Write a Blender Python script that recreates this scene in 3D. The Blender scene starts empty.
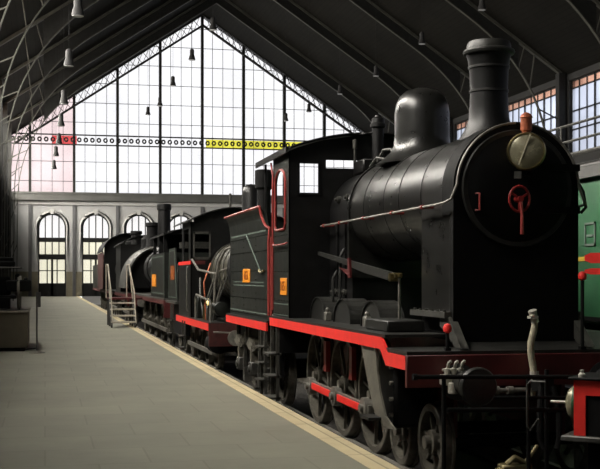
import bpy, bmesh, math, random
from math import pi, sin, cos, sqrt, atan2, radians
from mathutils import Vector, Matrix
random.seed(7)
SC = bpy.context.scene
COL = SC.collection

# ------------------------------------------------------------------ helpers
class MB:
    """collects simple solids in world coordinates, linked as ONE mesh object"""
    def __init__(s): s.v = []; s.f = []
    def add(s, vs, fs):
        b = len(s.v); s.v += [tuple(v) for v in vs]; s.f += [tuple(i + b for i in f) for f in fs]; return s
    def box(s, x0, x1, y0, y1, z0, z1):
        vs = [(x0,y0,z0),(x1,y0,z0),(x1,y1,z0),(x0,y1,z0),(x0,y0,z1),(x1,y0,z1),(x1,y1,z1),(x0,y1,z1)]
        return s.add(vs, [(0,3,2,1),(4,5,6,7),(0,1,5,4),(1,2,6,5),(2,3,7,6),(3,0,4,7)])
    def bar(s, p, q, w, h, up=(0,0,1)):
        p, q = Vector(p), Vector(q); d = (q-p).normalized(); u = Vector(up)
        a = d.cross(u)
        if a.length < 1e-4: a = d.cross(Vector((1,0,0)))
        a.normalize(); b = a.cross(d).normalized()
        a *= w/2; b *= h/2
        vs = [p-a-b,p+a-b,p+a+b,p-a+b,q-a-b,q+a-b,q+a+b,q-a+b]
        return s.add(vs, [(0,1,2,3),(4,7,6,5),(0,4,5,1),(1,5,6,2),(2,6,7,3),(3,7,4,0)])
    def tube(s, pts, r, seg=8, closed=False):
        P = [Vector(p) for p in pts]; n = len(P); rings = []
        prev = None
        for i in range(n):
            if closed: t = (P[(i+1)%n]-P[i-1]).normalized()
            else: t = (P[min(i+1,n-1)]-P[max(i-1,0)]).normalized()
            if prev is None:
                a = t.cross(Vector((0,0,1)))
                if a.length < 1e-3: a = t.cross(Vector((1,0,0)))
            else:
                a = prev - t*prev.dot(t)
                if a.length < 1e-4: a = t.cross(Vector((0.3,0.5,1)))
            a.normalize(); prev = a; b = t.cross(a)
            rr = r[i] if isinstance(r, (list,tuple)) else r
            rings.append([P[i] + a*rr*cos(2*pi*k/seg) + b*rr*sin(2*pi*k/seg) for k in range(seg)])
        vs = [v for ring in rings for v in ring]; fs = []
        m = n if closed else n-1
        for i in range(m):
            for k in range(seg):
                j = (i+1)%n
                fs.append((i*seg+k, i*seg+(k+1)%seg, j*seg+(k+1)%seg, j*seg+k))
        if not closed:
            fs.append(tuple(range(seg-1,-1,-1))); fs.append(tuple((n-1)*seg+k for k in range(seg)))
        return s.add(vs, fs)
    def cyl(s, p, q, r0, r1=None, seg=20):
        return s.tube([p, q], [r0, r0 if r1 is None else r1], seg)
    def lathe(s, o, prof, axis='z', seg=32, caps=True):
        """prof = [(radius, distance along the axis)]; first and last rings are capped"""
        vs = []; fs = []
        for (r, h) in prof:
            r = max(r, 1e-4)
            for k in range(seg):
                a = 2*pi*k/seg; u, w = r*cos(a), r*sin(a)
                if axis == 'z': vs.append((o[0]+u, o[1]+w, o[2]+h))
                elif axis == 'y': vs.append((o[0]+w, o[1]+h, o[2]+u))
                else: vs.append((o[0]+h, o[1]+u, o[2]+w))
        n = len(prof)
        for i in range(n-1):
            for k in range(seg):
                fs.append((i*seg+k, i*seg+(k+1)%seg, (i+1)*seg+(k+1)%seg, (i+1)*seg+k))
        if caps: fs.append(tuple(range(seg-1,-1,-1))); fs.append(tuple((n-1)*seg+k for k in range(seg)))
        return s.add(vs, fs)
    def prism(s, poly, axis, a, b):
        """poly = 2D outline; axis y: (x,z), axis x: (y,z), axis z: (x,y)"""
        def P(u, w, t):
            return (u,t,w) if axis == 'y' else ((t,u,w) if axis == 'x' else (u,w,t))
        n = len(poly)
        vs = [P(u,w,a) for u,w in poly] + [P(u,w,b) for u,w in poly]
        fs = [tuple(range(n-1,-1,-1)), tuple(range(n,2*n))]
        for i in range(n): fs.append((i,(i+1)%n,n+(i+1)%n,n+i))
        return s.add(vs, fs)
    def strip(s, A, B, axis, a, b):
        """solid between two 2D polylines of equal length, extruded from a to b"""
        for i in range(len(A)-1):
            s.prism([A[i],A[i+1],B[i+1],B[i]], axis, a, b)
        return s
    def build(s, name, mat, parent=None, org=None, smooth=True, bevel=0.0, ang=38, weld=False):
        if org is None:
            org = root_loc(parent) if parent is not None else (0,0,0)
        o3 = Vector(org)
        me = bpy.data.meshes.new(name)
        me.from_pydata([tuple(Vector(v)-o3) for v in s.v], [], s.f)
        bm = bmesh.new(); bm.from_mesh(me)
        if weld: bmesh.ops.remove_doubles(bm, verts=bm.verts, dist=1e-4)
        bmesh.ops.recalc_face_normals(bm, faces=bm.faces)
        if bevel:
            ed = [e for e in bm.edges if len(e.link_faces) == 2 and e.calc_face_angle(0) > radians(50)]
            bmesh.ops.bevel(bm, geom=ed, offset=bevel, segments=1, affect='EDGES', clamp_overlap=True)
        for f in bm.faces: f.smooth = smooth
        if smooth:
            for e in bm.edges:
                if len(e.link_faces) == 2 and e.calc_face_angle(0) > radians(ang): e.smooth = False
        bm.to_mesh(me); bm.free()
        me.materials.append(mat)
        ob = bpy.data.objects.new(name, me); COL.objects.link(ob)
        if parent is not None:
            ob.parent = parent
            ob.location = o3 - Vector(root_loc(parent))
        else: ob.location = o3
        return ob

def root_loc(o):
    v = Vector((0,0,0))
    while o is not None:
        v += o.location; o = o.parent
    return v
def tag(o, label=None, cat=None, group=None, kind=None):
    if label: o['label'] = label
    if cat: o['category'] = cat
    if group: o['group'] = group
    if kind: o['kind'] = kind
    return o
def thing(name, loc, label, cat, group=None):
    e = bpy.data.objects.new(name, None); COL.objects.link(e); e.location = loc
    e.empty_display_size = .2
    return tag(e, label, cat, group)
def kids(o): return [c for c in COL.objects if c.parent == o]
def copy_part(o, parent, loc=None):
    c = o.copy(); COL.objects.link(c); c.parent = parent
    if loc is not None: c.location = Vector(loc) - Vector(root_loc(parent)) if parent is not None else Vector(loc)
    return c
def copy_tree(o, parent=None):
    c = o.copy(); COL.objects.link(c); c.parent = parent
    for k in kids(o): copy_tree(k, c)
    return c
def struct(name, mb, mat, parent=None, label=None, **kw):
    o = mb.build(name, mat, parent, **kw)
    if parent is None: o['kind'] = 'structure'
    if label: o['label'] = label
    return o
def arc2(cx, cy, r, a0, a1, n, ry=None):
    ry = r if ry is None else ry
    return [(cx + r*cos(radians(a0+(a1-a0)*i/n)), cy + ry*sin(radians(a0+(a1-a0)*i/n))) for i in range(n+1)]

# ------------------------------------------------------------------ materials
def mat(name, col, rough=.5, metal=0., var=.0, vscale=6., bump=0., bscale=40., col2=None, spec=.5, coat=0.):
    m = bpy.data.materials.new(name); m.use_nodes = True
    nt = m.node_tree; N = nt.nodes; L = nt.links
    b = N['Principled BSDF']
    b.inputs['Base Color'].default_value = (*col, 1); b.inputs['Roughness'].default_value = rough
    b.inputs['Metallic'].default_value = metal
    b.inputs['Specular IOR Level'].default_value = spec
    b.inputs['Coat Weight'].default_value = coat
    b.inputs['Coat Roughness'].default_value = .15
    tc = N.new('ShaderNodeTexCoord')
    if var or col2:
        no = N.new('ShaderNodeTexNoise'); no.inputs['Scale'].default_value = vscale
        no.inputs['Detail'].default_value = 5; no.inputs['Roughness'].default_value = .6
        L.new(tc.outputs['Object'], no.inputs['Vector'])
        rp = N.new('ShaderNodeValToRGB')
        c2 = col2 if col2 else tuple(min(1, c*(1+var)) for c in col)
        c1 = col if col2 else tuple(c*(1-var) for c in col)
        rp.color_ramp.elements[0].color = (*c1, 1); rp.color_ramp.elements[1].color = (*c2, 1)
        rp.color_ramp.elements[0].position = .35; rp.color_ramp.elements[1].position = .68
        L.new(no.outputs['Fac'], rp.inputs['Fac']); L.new(rp.outputs['Color'], b.inputs['Base Color'])
        mr = N.new('ShaderNodeMapRange')
        mr.inputs['To Min'].default_value = max(.05, rough-.08); mr.inputs['To Max'].default_value = min(1, rough+.1)
        L.new(no.outputs['Fac'], mr.inputs['Value']); L.new(mr.outputs['Result'], b.inputs['Roughness'])
    if bump:
        n2 = N.new('ShaderNodeTexNoise'); n2.inputs['Scale'].default_value = bscale; n2.inputs['Detail'].default_value = 4
        L.new(tc.outputs['Object'], n2.inputs['Vector'])
        bp = N.new('ShaderNodeBump'); bp.inputs['Strength'].default_value = bump; bp.inputs['Distance'].default_value = .02
        L.new(n2.outputs['Fac'], bp.inputs['Height']); L.new(bp.outputs['Normal'], b.inputs['Normal'])
    return m

def glass_mat(name, tint, translucent=.25, var=.05, gloss=.04):
    """daylit pane: mostly see-through, part frosted"""
    m = bpy.data.materials.new(name); m.use_nodes = True
    nt = m.node_tree; N = nt.nodes; L = nt.links
    for n in list(N): N.remove(n)
    out = N.new('ShaderNodeOutputMaterial')
    tr = N.new('ShaderNodeBsdfTransparent'); ts = N.new('ShaderNodeBsdfTranslucent'); gl = N.new('ShaderNodeBsdfGlossy')
    gl.inputs['Roughness'].default_value = .15
    tc = N.new('ShaderNodeTexCoord'); no = N.new('ShaderNodeTexNoise'); no.inputs['Scale'].default_value = .22
    no.inputs['Detail'].default_value = 3
    L.new(tc.outputs['Object'], no.inputs['Vector'])
    rp = N.new('ShaderNodeValToRGB'); e = rp.color_ramp.elements
    e[0].position = .35; e[1].position = .65
    e[0].color = (*[max(0, c*(1-var)) for c in tint], 1); e[1].color = (*[min(1, c*(1+var)) for c in tint], 1)
    L.new(no.outputs['Fac'], rp.inputs['Fac'])
    L.new(rp.outputs['Color'], tr.inputs['Color']); L.new(rp.outputs['Color'], ts.inputs['Color'])
    m1 = N.new('ShaderNodeMixShader'); m1.inputs['Fac'].default_value = translucent
    L.new(tr.outputs[0], m1.inputs[1]); L.new(ts.outputs[0], m1.inputs[2])
    m2 = N.new('ShaderNodeMixShader'); m2.inputs['Fac'].default_value = gloss
    L.new(m1.outputs[0], m2.inputs[1]); L.new(gl.outputs[0], m2.inputs[2])
    L.new(m2.outputs[0], out.inputs['Surface'])
    return m

def brick_mat(name, c1, c2, mortar, scale, bw, rh, ms, rough, axis='xy', bump=.15, offset=.5, var=.25):
    m = bpy.data.materials.new(name); m.use_nodes = True
    nt = m.node_tree; N = nt.nodes; L = nt.links; b = N['Principled BSDF']
    tc = N.new('ShaderNodeTexCoord'); mp = N.new('ShaderNodeMapping')
    if axis == 'xz': mp.inputs['Rotation'].default_value = (pi/2, 0, 0)
    if axis == 'yx': mp.inputs['Rotation'].default_value = (0, 0, pi/2)
    L.new(tc.outputs['Object'], mp.inputs['Vector'])
    br = N.new('ShaderNodeTexBrick'); br.inputs['Scale'].default_value = scale
    br.inputs['Brick Width'].default_value = bw; br.inputs['Row Height'].default_value = rh
    br.inputs['Mortar Size'].default_value = ms; br.inputs['Color1'].default_value = (*c1,1)
    br.inputs['Color2'].default_value = (*c2,1); br.inputs['Mortar'].default_value = (*mortar,1)
    br.offset = offset
    L.new(mp.outputs['Vector'], br.inputs['Vector'])
    no = N.new('ShaderNodeTexNoise'); no.inputs['Scale'].default_value = .55; no.inputs['Detail'].default_value = 8
    no.inputs['Roughness'].default_value = .65
    L.new(tc.outputs['Object'], no.inputs['Vector'])
    mr = N.new('ShaderNodeMapRange'); mr.inputs['From Min'].default_value = .3; mr.inputs['From Max'].default_value = .7
    mr.inputs['To Min'].default_value = 1-var; mr.inputs['To Max'].default_value = 1+var
    L.new(no.outputs['Fac'], mr.inputs['Value'])
    mx = N.new('ShaderNodeMix'); mx.data_type = 'RGBA'; mx.blend_type = 'MULTIPLY'; mx.inputs['Factor'].default_value = 1
    L.new(br.outputs['Color'], mx.inputs['A']); L.new(mr.outputs['Result'], mx.inputs['B'])
    L.new(mx.outputs['Result'], b.inputs['Base Color'])
    b.inputs['Roughness'].default_value = rough
    bp = N.new('ShaderNodeBump'); bp.inputs['Strength'].default_value = bump; bp.inputs['Distance'].default_value = .01
    L.new(br.outputs['Fac'], bp.inputs['Height']); bp.invert = True
    L.new(bp.outputs['Normal'], b.inputs['Normal'])
    return m

K = {}
K['boiler'] = mat('boiler_black', (.011,.011,.010), .29, 0, .25, 5, .008, 40, spec=.5)
K['smokebox'] = mat('smokebox_black', (.005,.005,.005), .42, 0, .25, 6, .08, 70, spec=.3)
K['front'] = mat('front_black', (.003,.003,.003), .6, 0, .25, 6, .05, 70, spec=.12)
K['black'] = mat('black_paint', (.006,.006,.006), .38, 0, .3, 8, .04, 60, spec=.35)
K['plate'] = mat('worn_grey_black', (.018,.018,.016), .45, 0, .35, 9, .05, 50, spec=.35)
K['dull'] = mat('dull_black', (.005,.005,.005), .7, 0, .3, 8, spec=.15)
K['red'] = mat('red_paint', (.84,.03,.022), .5, 0, .08, 5)
K['darkred'] = mat('dark_red_paint_and_shade', (.075,.008,.008), .5, 0, .2, 5)  # dark red paint, also red with shade put into its colour
K['midred'] = mat('mid_red_paint', (.24,.016,.014), .45, 0, .15, 6)
K['brownred'] = mat('brown_red_paint', (.055,.011,.009), .6, 0, .3, 6)
K['pinkred'] = mat('faded_red_beading', (.26,.035,.03), .45, 0, .2, 8)
K['green'] = mat('black_green_paint', (.0115,.0135,.0108), .45, 0, .2, 4, .03, 60, spec=.3)
K['line'] = mat('pale_green_lining', (.11,.145,.12), .5)
K['orange'] = mat('orange_number_plate', (.85,.30,.02), .45, 0, .1, 30)
K['gold'] = mat('dark_yellow_figures', (.30,.07,.008), .45)
K['brass'] = mat('old_brass', (.33,.27,.12), .33, 1., .25, 9)
K['copper'] = mat('copper_red', (.36,.10,.045), .45, .4, .3, 14)
K['steel'] = mat('dull_steel', (.20,.19,.165), .42, .35, .3, 10)
K['bright'] = mat('bright_metal', (.60,.58,.50), .3, .35, .15, 12)
K['step'] = mat('worn_step_plate', (.125,.118,.095), .5, .1, .3, 7)
K['iron'] = mat('grey_iron', (.055,.054,.047), .5, .2, .35, 10)
K['tyre'] = mat('wheel_grey', (.11,.102,.082), .5, .3, .4, 9)
K['hose'] = mat('cream_hose', (.46,.42,.30), .6, 0, .2, 14)
K['lens'] = mat('lamp_lens', (.24,.225,.15), .25, .35, .2, 6)
K['coach'] = mat('coach_green', (.020,.092,.038), .42, 0, .15, 2)
K['yellow'] = mat('yellow_stripe', (.50,.33,.03), .5, 0, .1, 10)
K['grey'] = mat('mid_grey_paint', (.055,.055,.052), .55, 0, .2, 6)
K['wood'] = mat('grey_wood', (.22,.20,.16), .7, 0, .3, 12)
K['cream'] = mat('cream_paint', (.48,.44,.36), .6, 0, .15, 8)
K['olive'] = mat('olive_boiler', (.05,.047,.03), .45, .2, .4, 7, .1, 40)
K['silver'] = mat('silver_grey_cladding', (.13,.13,.12), .38, .4, .2, 5)
K['plinth'] = mat('beige_plinth', (.12,.105,.075), .7, 0, .12, 3)
K['chain'] = mat('olive_brass_coupling', (.26,.22,.11), .5, .4, .3, 16)
K['roofiron'] = mat('truss_grey', (.045,.045,.037), .55, 0, .2, 3)
K['darkiron'] = mat('window_iron', (.012,.012,.011), .6, 0, .2, 4)
K['lamp'] = mat('lamp_black', (.02,.02,.02), .6, spec=.2)
K['lampglass'] = mat('lamp_lower_glass', (.5,.5,.5), .3)
K['glass'] = glass_mat('gable_glass', (.965,.965,.975), .08, .03)
K['pink'] = glass_mat('gable_glass_pink', (.975,.87,.87), .1, .06)
K['warmglass'] = glass_mat('window_glass', (.93,.91,.80), .18, .05)
K['whiteglass'] = glass_mat('arch_glass', (.97,.96,.95), .15, .03)
K['blueglass'] = glass_mat('side_glass', (.66,.68,.74), .3, .12)
K['redglass'] = glass_mat('red_glass', (.97,.40,.40), .1, .05)
K['yelglass'] = glass_mat('yellow_glass', (.93,.90,.30), .1, .05)
K['orangeglass'] = glass_mat('orange_glass', (.72,.50,.42), .2, .5)
K['floor'] = brick_mat('platform_slabs', (.238,.236,.183), (.220,.220,.170), (.192,.19,.147), 1.0, .9, .9, .01, .62, 'xy', .06, .5, .16)
K['coping'] = brick_mat('coping_stone', (.60,.51,.31), (.53,.45,.27), (.34,.29,.18), 1.0, 1.1, .4, .012, .75, 'yx', .2, 0, .2)
K['ballast'] = mat('dark_ballast', (.035,.032,.028), .9, 0, .5, 12, .6, 30)
K['plaster'] = mat('grey_plaster', (.30,.30,.295), .85, 0, .06, .5)
K['plaster2'] = mat('pale_moulding', (.36,.36,.345), .8, 0, .06, 1)
K['wainscot'] = mat('olive_wainscot', (.16,.145,.10), .8, 0, .12, 1)
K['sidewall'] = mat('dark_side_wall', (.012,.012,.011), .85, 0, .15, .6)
K['pil'] = mat('pilaster_iron', (.07,.07,.072), .6, 0, .12, 2)
K['cornice'] = mat('cornice_dark', (.055,.055,.05), .6, 0, .2, 1)
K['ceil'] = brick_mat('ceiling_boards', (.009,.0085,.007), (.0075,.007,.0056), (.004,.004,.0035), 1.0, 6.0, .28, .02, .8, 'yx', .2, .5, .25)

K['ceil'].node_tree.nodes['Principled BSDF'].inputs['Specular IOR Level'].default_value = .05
for k_ in ('roofiron','darkiron'): K[k_].node_tree.nodes['Principled BSDF'].inputs['Specular IOR Level'].default_value = .15
# ------------------------------------------------------------------ camera and light
F = 1136.0
cam_d = bpy.data.cameras.new('camera'); cam = bpy.data.objects.new('camera', cam_d); COL.objects.link(cam)
cam.location = (0, 0, 1.6); cam.rotation_euler = (pi/2, 0, -atan2(255, F))
cam_d.sensor_fit = 'HORIZONTAL'; cam_d.sensor_width = 36; cam_d.lens = 36*F/600
cam_d.shift_y = 43.5/600; cam_d.clip_end = 500; cam_d.clip_start = .1
SC.camera = cam
SC.view_settings.view_transform = 'Standard'; SC.view_settings.look = 'None'
SC.view_settings.gamma = 1; SC.view_settings.exposure = 0; SC.view_settings.use_curve_mapping = False
SC.cycles.use_denoising = True
SC.cycles.max_bounces = 8; SC.cycles.diffuse_bounces = 4; SC.cycles.transparent_max_bounces = 16
SC.cycles.sample_clamp_indirect = 4

W = bpy.data.worlds.new('overcast_sky'); SC.world = W; W.use_nodes = True
wn = W.node_tree.nodes; wl = W.node_tree.links
bg = wn['Background']; bg.inputs['Color'].default_value = (.985,.985,1.0,1); bg.inputs['Strength'].default_value = 1.24

def area(name, loc, rot, sx, sy, power, col=(1,1,1)):
    d = bpy.data.lights.new(name, 'AREA'); d.shape = 'RECTANGLE'; d.size = sx; d.size_y = sy; d.energy = power; d.color = col
    o = bpy.data.objects.new(name, d); COL.objects.link(o); o.location = loc; o.rotation_euler = rot
    return o

# ------------------------------------------------------------------ hall
XL, XR, XC = -3.1, 30.42, 13.66          # side walls and ridge
ZA, SL = 25.0, .672                        # ridge height, roof slope
YW, YN = 100.7, -24.0                      # far and near end
def roof_z(x): return ZA - SL*abs(x-XC)
EAVE = roof_z(XL)
TRUSS_Y = [92.0 - 9.7*k for k in range(0, 12)]
ZT = -.72                                  # track bed
ZR = -.50                                  # top of the rails
PE = 2.90                                  # platform edge

struct('floor', MB().box(XL-.3, PE-.24, YN, YW+.6, -1.0, 0), K['floor'], label='grey slab museum platform running towards the far windows')
struct('trim_1', MB().box(PE-.24, PE, YN, YW, -1.0, .004), K['coping'], label='worn yellowish stone coping along the platform edge')
struct('floor_track_bed', MB().box(PE, XR+.3, YN, YW+.6, -1.2, ZT), K['ballast'], label='dark track bed below the platform')

# far wall with its row of arched windows
BAY = 3.73
pil_x = [XC + BAY*k for k in range(-4, 5)]
win_c = [XC + BAY*(k+.5) for k in range(-4, 4)]
WW, ZSP = 1.17, 6.0                         # half width of the arched opening, spring line
ZTOP = 8.3
mb = MB()
edges = [XL] + [x for c in win_c for x in (c-WW, c+WW)] + [XR]
for i in range(0, len(edges), 2): mb.box(edges[i], edges[i+1], YW, YW+.5, -1.2 if edges[i] > PE else 0, ZTOP)
for c in win_c:
    A = arc2(c, ZSP, WW, 180, 0, 20); B = [(x, ZTOP) for x, z in A]
    mb.strip(A, B, 'y', YW, YW+.5)
    if c > PE: mb.box(c-WW, c+WW, YW, YW+.5, -1.2, 0)
struct('wall_far', mb, K['plaster'], smooth=False, weld=True)
mb = MB()
for i in range(0, len(edges), 2): mb.box(edges[i]+.02, edges[i+1]-.02, YW-.06, YW, 0, 2.15)
struct('baseboard_far', mb, K['wainscot'], label='olive brown wainscot below the far windows')
struct('trim_2', MB().box(XL, XR, YW-.55, YW+.5, ZTOP, 8.98).box(XL, XR, YW-.62, YW-.5, 8.86, 9.02), K['cornice'], label='dark cornice beam across the far wall')
struct('trim_3', MB().box(XL, XR, YW-.16, YW, 7.95, ZTOP), K['plaster2'], label='pale moulding under the dark cornice')
t = 4
for x in pil_x:
    m = MB().box(x-.14, x+.14, YW-.12, YW, 0, 7.95)
    struct('trim_%d' % t, m, K['pil'], label='dark iron pilaster on the far wall'); t += 1
wn_i = 2
for c in win_c:
    ring = MB(); A = arc2(c, ZSP, WW, 180, 0, 20); B = arc2(c, ZSP, WW+.26, 180, 0, 20)
    ring.strip(A, B, 'y', YW-.04, YW)
    ring.box(c-WW-.26, c-WW, YW-.04, YW, 2.15, ZSP); ring.box(c+WW, c+WW+.26, YW-.04, YW, 2.15, ZSP)
    ring.prism([(c-.13,ZSP+WW-.02),(c+.13,ZSP+WW-.02),(c+.2,ZSP+WW+.42),(c-.2,ZSP+WW+.42)], 'y', YW-.06, YW-.03)
    struct('trim_%d' % t, ring, K['plaster2'], label='pale moulding around an arched window', weld=True); t += 1
    fr = MB(); y0, y1 = YW+.1, YW+.2
    A = arc2(c, ZSP, WW, 180, 0, 20); B = arc2(c, ZSP, WW-.1, 180, 0, 20); fr.strip(A, B, 'y', y0, y1)
    for sx in (-1, 1): fr.box(c+sx*(WW-.05)-.05, c+sx*(WW-.05)+.05, y0, y1, 0, ZSP)
    for xx, z0, z1 in ((-.58,3.6,ZSP+.97),(0,0,ZSP+WW-.02),(.58,3.6,ZSP+.97),(-.42,.25,3.2),(.42,.25,3.2)):
        fr.box(c+xx-.045, c+xx+.045, y0, y1, z0, z1)
    fr.box(c-.09, c+.09, y0-.02, y1, 0, 3.3)
    fr.box(c-WW, c+WW, y0-.04, y1, 4.72, 5.1); fr.box(c-WW, c+WW, y0-.04, y1, 3.2, 3.66); fr.box(c-WW, c+WW, y0, y1, 2.2, 2.27)
    fr.box(c-WW, c+WW, y0-.02, y1, 0, 1.15)
    w = struct('window_%d' % wn_i, fr, K['darkiron'], label='arched window with glazed doors in the far wall', weld=True); wn_i += 1
    p = MB(); p.prism(arc2(c, ZSP, WW-.02, 0, 180, 20) + [(c-WW+.02, 5.0), (c+WW-.02, 5.0)], 'y', YW+.14, YW+.16)
    struct('arched_pane', p, K['whiteglass'], w, smooth=False)
    struct('door_glass', MB().box(c-WW+.02, c+WW-.02, YW+.14, YW+.16, 1.1, 5.0), K['warmglass'], w, smooth=False)

# the big glazed gable
fr = MB()
ZG = 9.0
gy0, gy1 = YW-.12, YW+.12
for x in [XC + BAY*k for k in range(-4, 5)]:
    fr.box(x-.11, x+.11, gy0-.2, gy1, ZG, roof_z(x))
xx = XL + .3
n = int((XR-XL)/(BAY/4))
for k in range(-17, 18):
    if k % 4 == 0: continue
    x = XC + BAY*k/4
    fr.box(x-.018, x+.018, gy0+.08, gy1-.08, ZG, roof_z(x))
z = ZG + 1.0
while z < ZA - .5:
    hw = (ZA - z)/SL
    if not 12.9 < z < 14.3: fr.box(max(XC-hw, XL), min(XC+hw, XR), gy0+.08, gy1-.08, z-.02, z+.02)
    z += 1.72
win = struct('window_1', fr, K['darkiron'], label='great glazed gable at the far end of the hall')
xs = -1.26 + BAY                     # the pinkish bay on the left
def gable_poly(xa, xb, z0):
    pts = [(xa, z0), (xb, z0), (xb, roof_z(xb))]
    if xa < XC < xb: pts.append((XC, ZA))
    pts.append((xa, roof_z(xa))); return pts
struct('pane', MB().prism(gable_poly(xs, XR, ZG), 'y', YW-.01, YW+.01), K['glass'], win, smooth=False)
struct('pink_pane', MB().prism(gable_poly(XL, xs, ZG), 'y', YW-.01, YW+.01), K['pink'], win, smooth=False)
# frieze girder with ring lattice and coloured glass
zf0, zf1 = 13.2, 13.95
fz = MB().box(XL, XR, YW-.5, YW-.3, zf0-.10, zf0).box(XL, XR, YW-.5, YW-.3, zf1, zf1+.10)
x = XL + .4
while x < XR:
    circ = [(x + .14*cos(2*pi*k/10), YW-.4, (zf0+zf1)/2 + .16*sin(2*pi*k/10)) for k in range(10)]
    fz.tube(circ, .07, 4, closed=True)
    x += .56
struct('trim_%d' % t, fz, K['darkiron'], label='iron frieze girder of rings across the glazed gable'); t += 1
for (xa, xb, k_) in ((.6, 2.7, 'redglass'), (14.0, 23.4, 'yelglass')):
    struct('coloured_glass', MB().box(xa, xb, YW-.08, YW-.05, zf0, zf1), K[k_], win, smooth=False)
# lattice girder under the gable slope
gl = MB()
for s in (-1, 1):
    def P(d, off): return (XC + s*d, 100.15, ZA - SL*d - off)
    gl.bar(P(0,.05), P(16.5,.05), .12, .3, (0,1,0)); gl.bar(P(0,1.0), P(16.2,1.0), .16, .3, (0,1,0))
    d = .3
    while d < 15.6:
        gl.bar(P(d,.1), P(d+.5,.98), .045, .06, (0,1,0)); gl.bar(P(d+.5,.1), P(d,.98), .045, .06, (0,1,0))
        d += .56
struct('trim_%d' % t, gl, K['darkiron'], label='lattice girder along the gable slopes'); t += 1

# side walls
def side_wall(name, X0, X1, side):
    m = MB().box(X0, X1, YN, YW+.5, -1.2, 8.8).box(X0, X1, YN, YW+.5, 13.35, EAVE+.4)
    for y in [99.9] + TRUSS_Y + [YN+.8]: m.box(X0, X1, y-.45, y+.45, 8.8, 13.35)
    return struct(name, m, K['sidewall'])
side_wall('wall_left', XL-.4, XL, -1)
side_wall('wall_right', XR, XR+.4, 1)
struct('wall_near', MB().box(XL-.4, XR+.4, YN-.4, YN, -1.2, 13.2).prism([(XL-.4,13.2),(XR+.4,13.2),(XC,ZA+.3)], 'y', YN-.4, YN), K['sidewall'])  # unseen near end, built solid to keep daylight off the locomotive front
def side_window(x, y0, y1, idx, right, glass, label):
    f = MB(); n = 9; xm = x
    for k in range(n+1):
        yy = y0 + (y1-y0)*k/n; f.box(xm-.05, xm+.05, yy-.03-(.05 if k%3==0 else 0), yy+.03+(.05 if k%3==0 else 0), 8.8, 13.35)
    for zz in (8.85, 10.4, 11.5, 12.85, 13.3): f.box(xm-.05, xm+.05, y0, y1, zz-.04, zz+.04)
    o = struct('window_%d' % idx, f, K['darkiron'], label=label)
    struct('pane', MB().box(xm-.01, xm+.01, y0, y1, 8.8, 12.85), glass, o, smooth=False)
    struct('orange_pane', MB().box(xm-.01, xm+.01, y0, y1, 12.85, 13.35), K['orangeglass'], o, smooth=False)
ys = [99.9] + TRUSS_Y
for i in range(len(ys)-1):
    y1, y0 = ys[i]-.45, ys[i+1]+.45
    side_window(XR+.2, y0, y1, wn_i, True, K['blueglass'], 'side window high in the right hand wall'); wn_i += 1
for i in range(len(ys)-1):
    y1, y0 = ys[i]-.45, ys[i+1]+.45
    side_window(XL-.2, y0, y1, wn_i, False, K['whiteglass'], 'side window high in the left hand wall'); wn_i += 1
# roof
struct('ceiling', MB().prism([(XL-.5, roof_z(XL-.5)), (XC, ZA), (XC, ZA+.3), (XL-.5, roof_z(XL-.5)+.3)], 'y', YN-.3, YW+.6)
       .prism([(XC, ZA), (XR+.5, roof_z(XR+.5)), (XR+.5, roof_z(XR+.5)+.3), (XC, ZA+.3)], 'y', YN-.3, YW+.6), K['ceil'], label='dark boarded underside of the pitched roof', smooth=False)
# arched roof trusses
D0 = 10.6
def truss(y):
    """outer rafter and leg, inner curved flange with open lattice at the haunch; the plate web is a child"""
    m = MB(); wb = MB()
    for s in (-1, 1):
        up = [(XC, ZA-.12), (XC+s*16.45, ZA-.12-SL*16.45), (XC+s*16.5, ZT)]
        m.bar((up[0][0],y,up[0][1]),(up[1][0],y,up[1][1]), .16, .30, (0,1,0)); wb.bar((up[1][0],y,up[1][1]),(up[2][0],y,up[2][1]), .45, .5, (0,1,0))
        p0 = (XC+s*D0, ZA-.95-SL*D0); p1 = (XC+s*15.75, ZA-.95-SL*15.75); p2 = (XC+s*15.75, 7.6)
        cur = [(XC, ZA-.95)]
        for k in range(17):
            u = k/16
            cur.append(((1-u)**2*p0[0]+2*u*(1-u)*p1[0]+u*u*p2[0], (1-u)**2*p0[1]+2*u*(1-u)*p1[1]+u*u*p2[1]))
        cur.append((XC+s*15.85, ZT))
        for a, b in zip(cur, cur[1:]): m.bar((a[0],y,a[1]), (b[0],y,b[1]), .06, .20, (0,1,0))
        A_ = cur[:8]; B_ = [(q[0], ZA-.1-SL*abs(q[0]-XC)) if q[1] > 12.6 else (XC+s*16.4, q[1]) for q in A_]
        wb.strip(A_, B_, 'y', y-.03, y+.03)
        pts = cur[7:]
        def outer(q):
            d_ = abs(q[0]-XC)
            return (q[0], ZA-.15-SL*d_) if q[1] > 12.2 else (XC+s*16.4, q[1])
        dense = []
        for a, b in zip(pts, pts[1:]):
            n = max(1, int(sqrt((a[0]-b[0])**2+(a[1]-b[1])**2)/1.4))
            for k in range(n): dense.append((a[0]+(b[0]-a[0])*k/n, a[1]+(b[1]-a[1])*k/n))
        for i in range(0, len(dense)-1):
            a, b = dense[i], dense[i+1]
            if i % 2: continue
            q0, q1 = a, outer(b)
            m.bar((q0[0],y,q0[1]), (q1[0],y,q1[1]), .05, .12, (0,1,0))
    return m, wb
first = None
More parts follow.
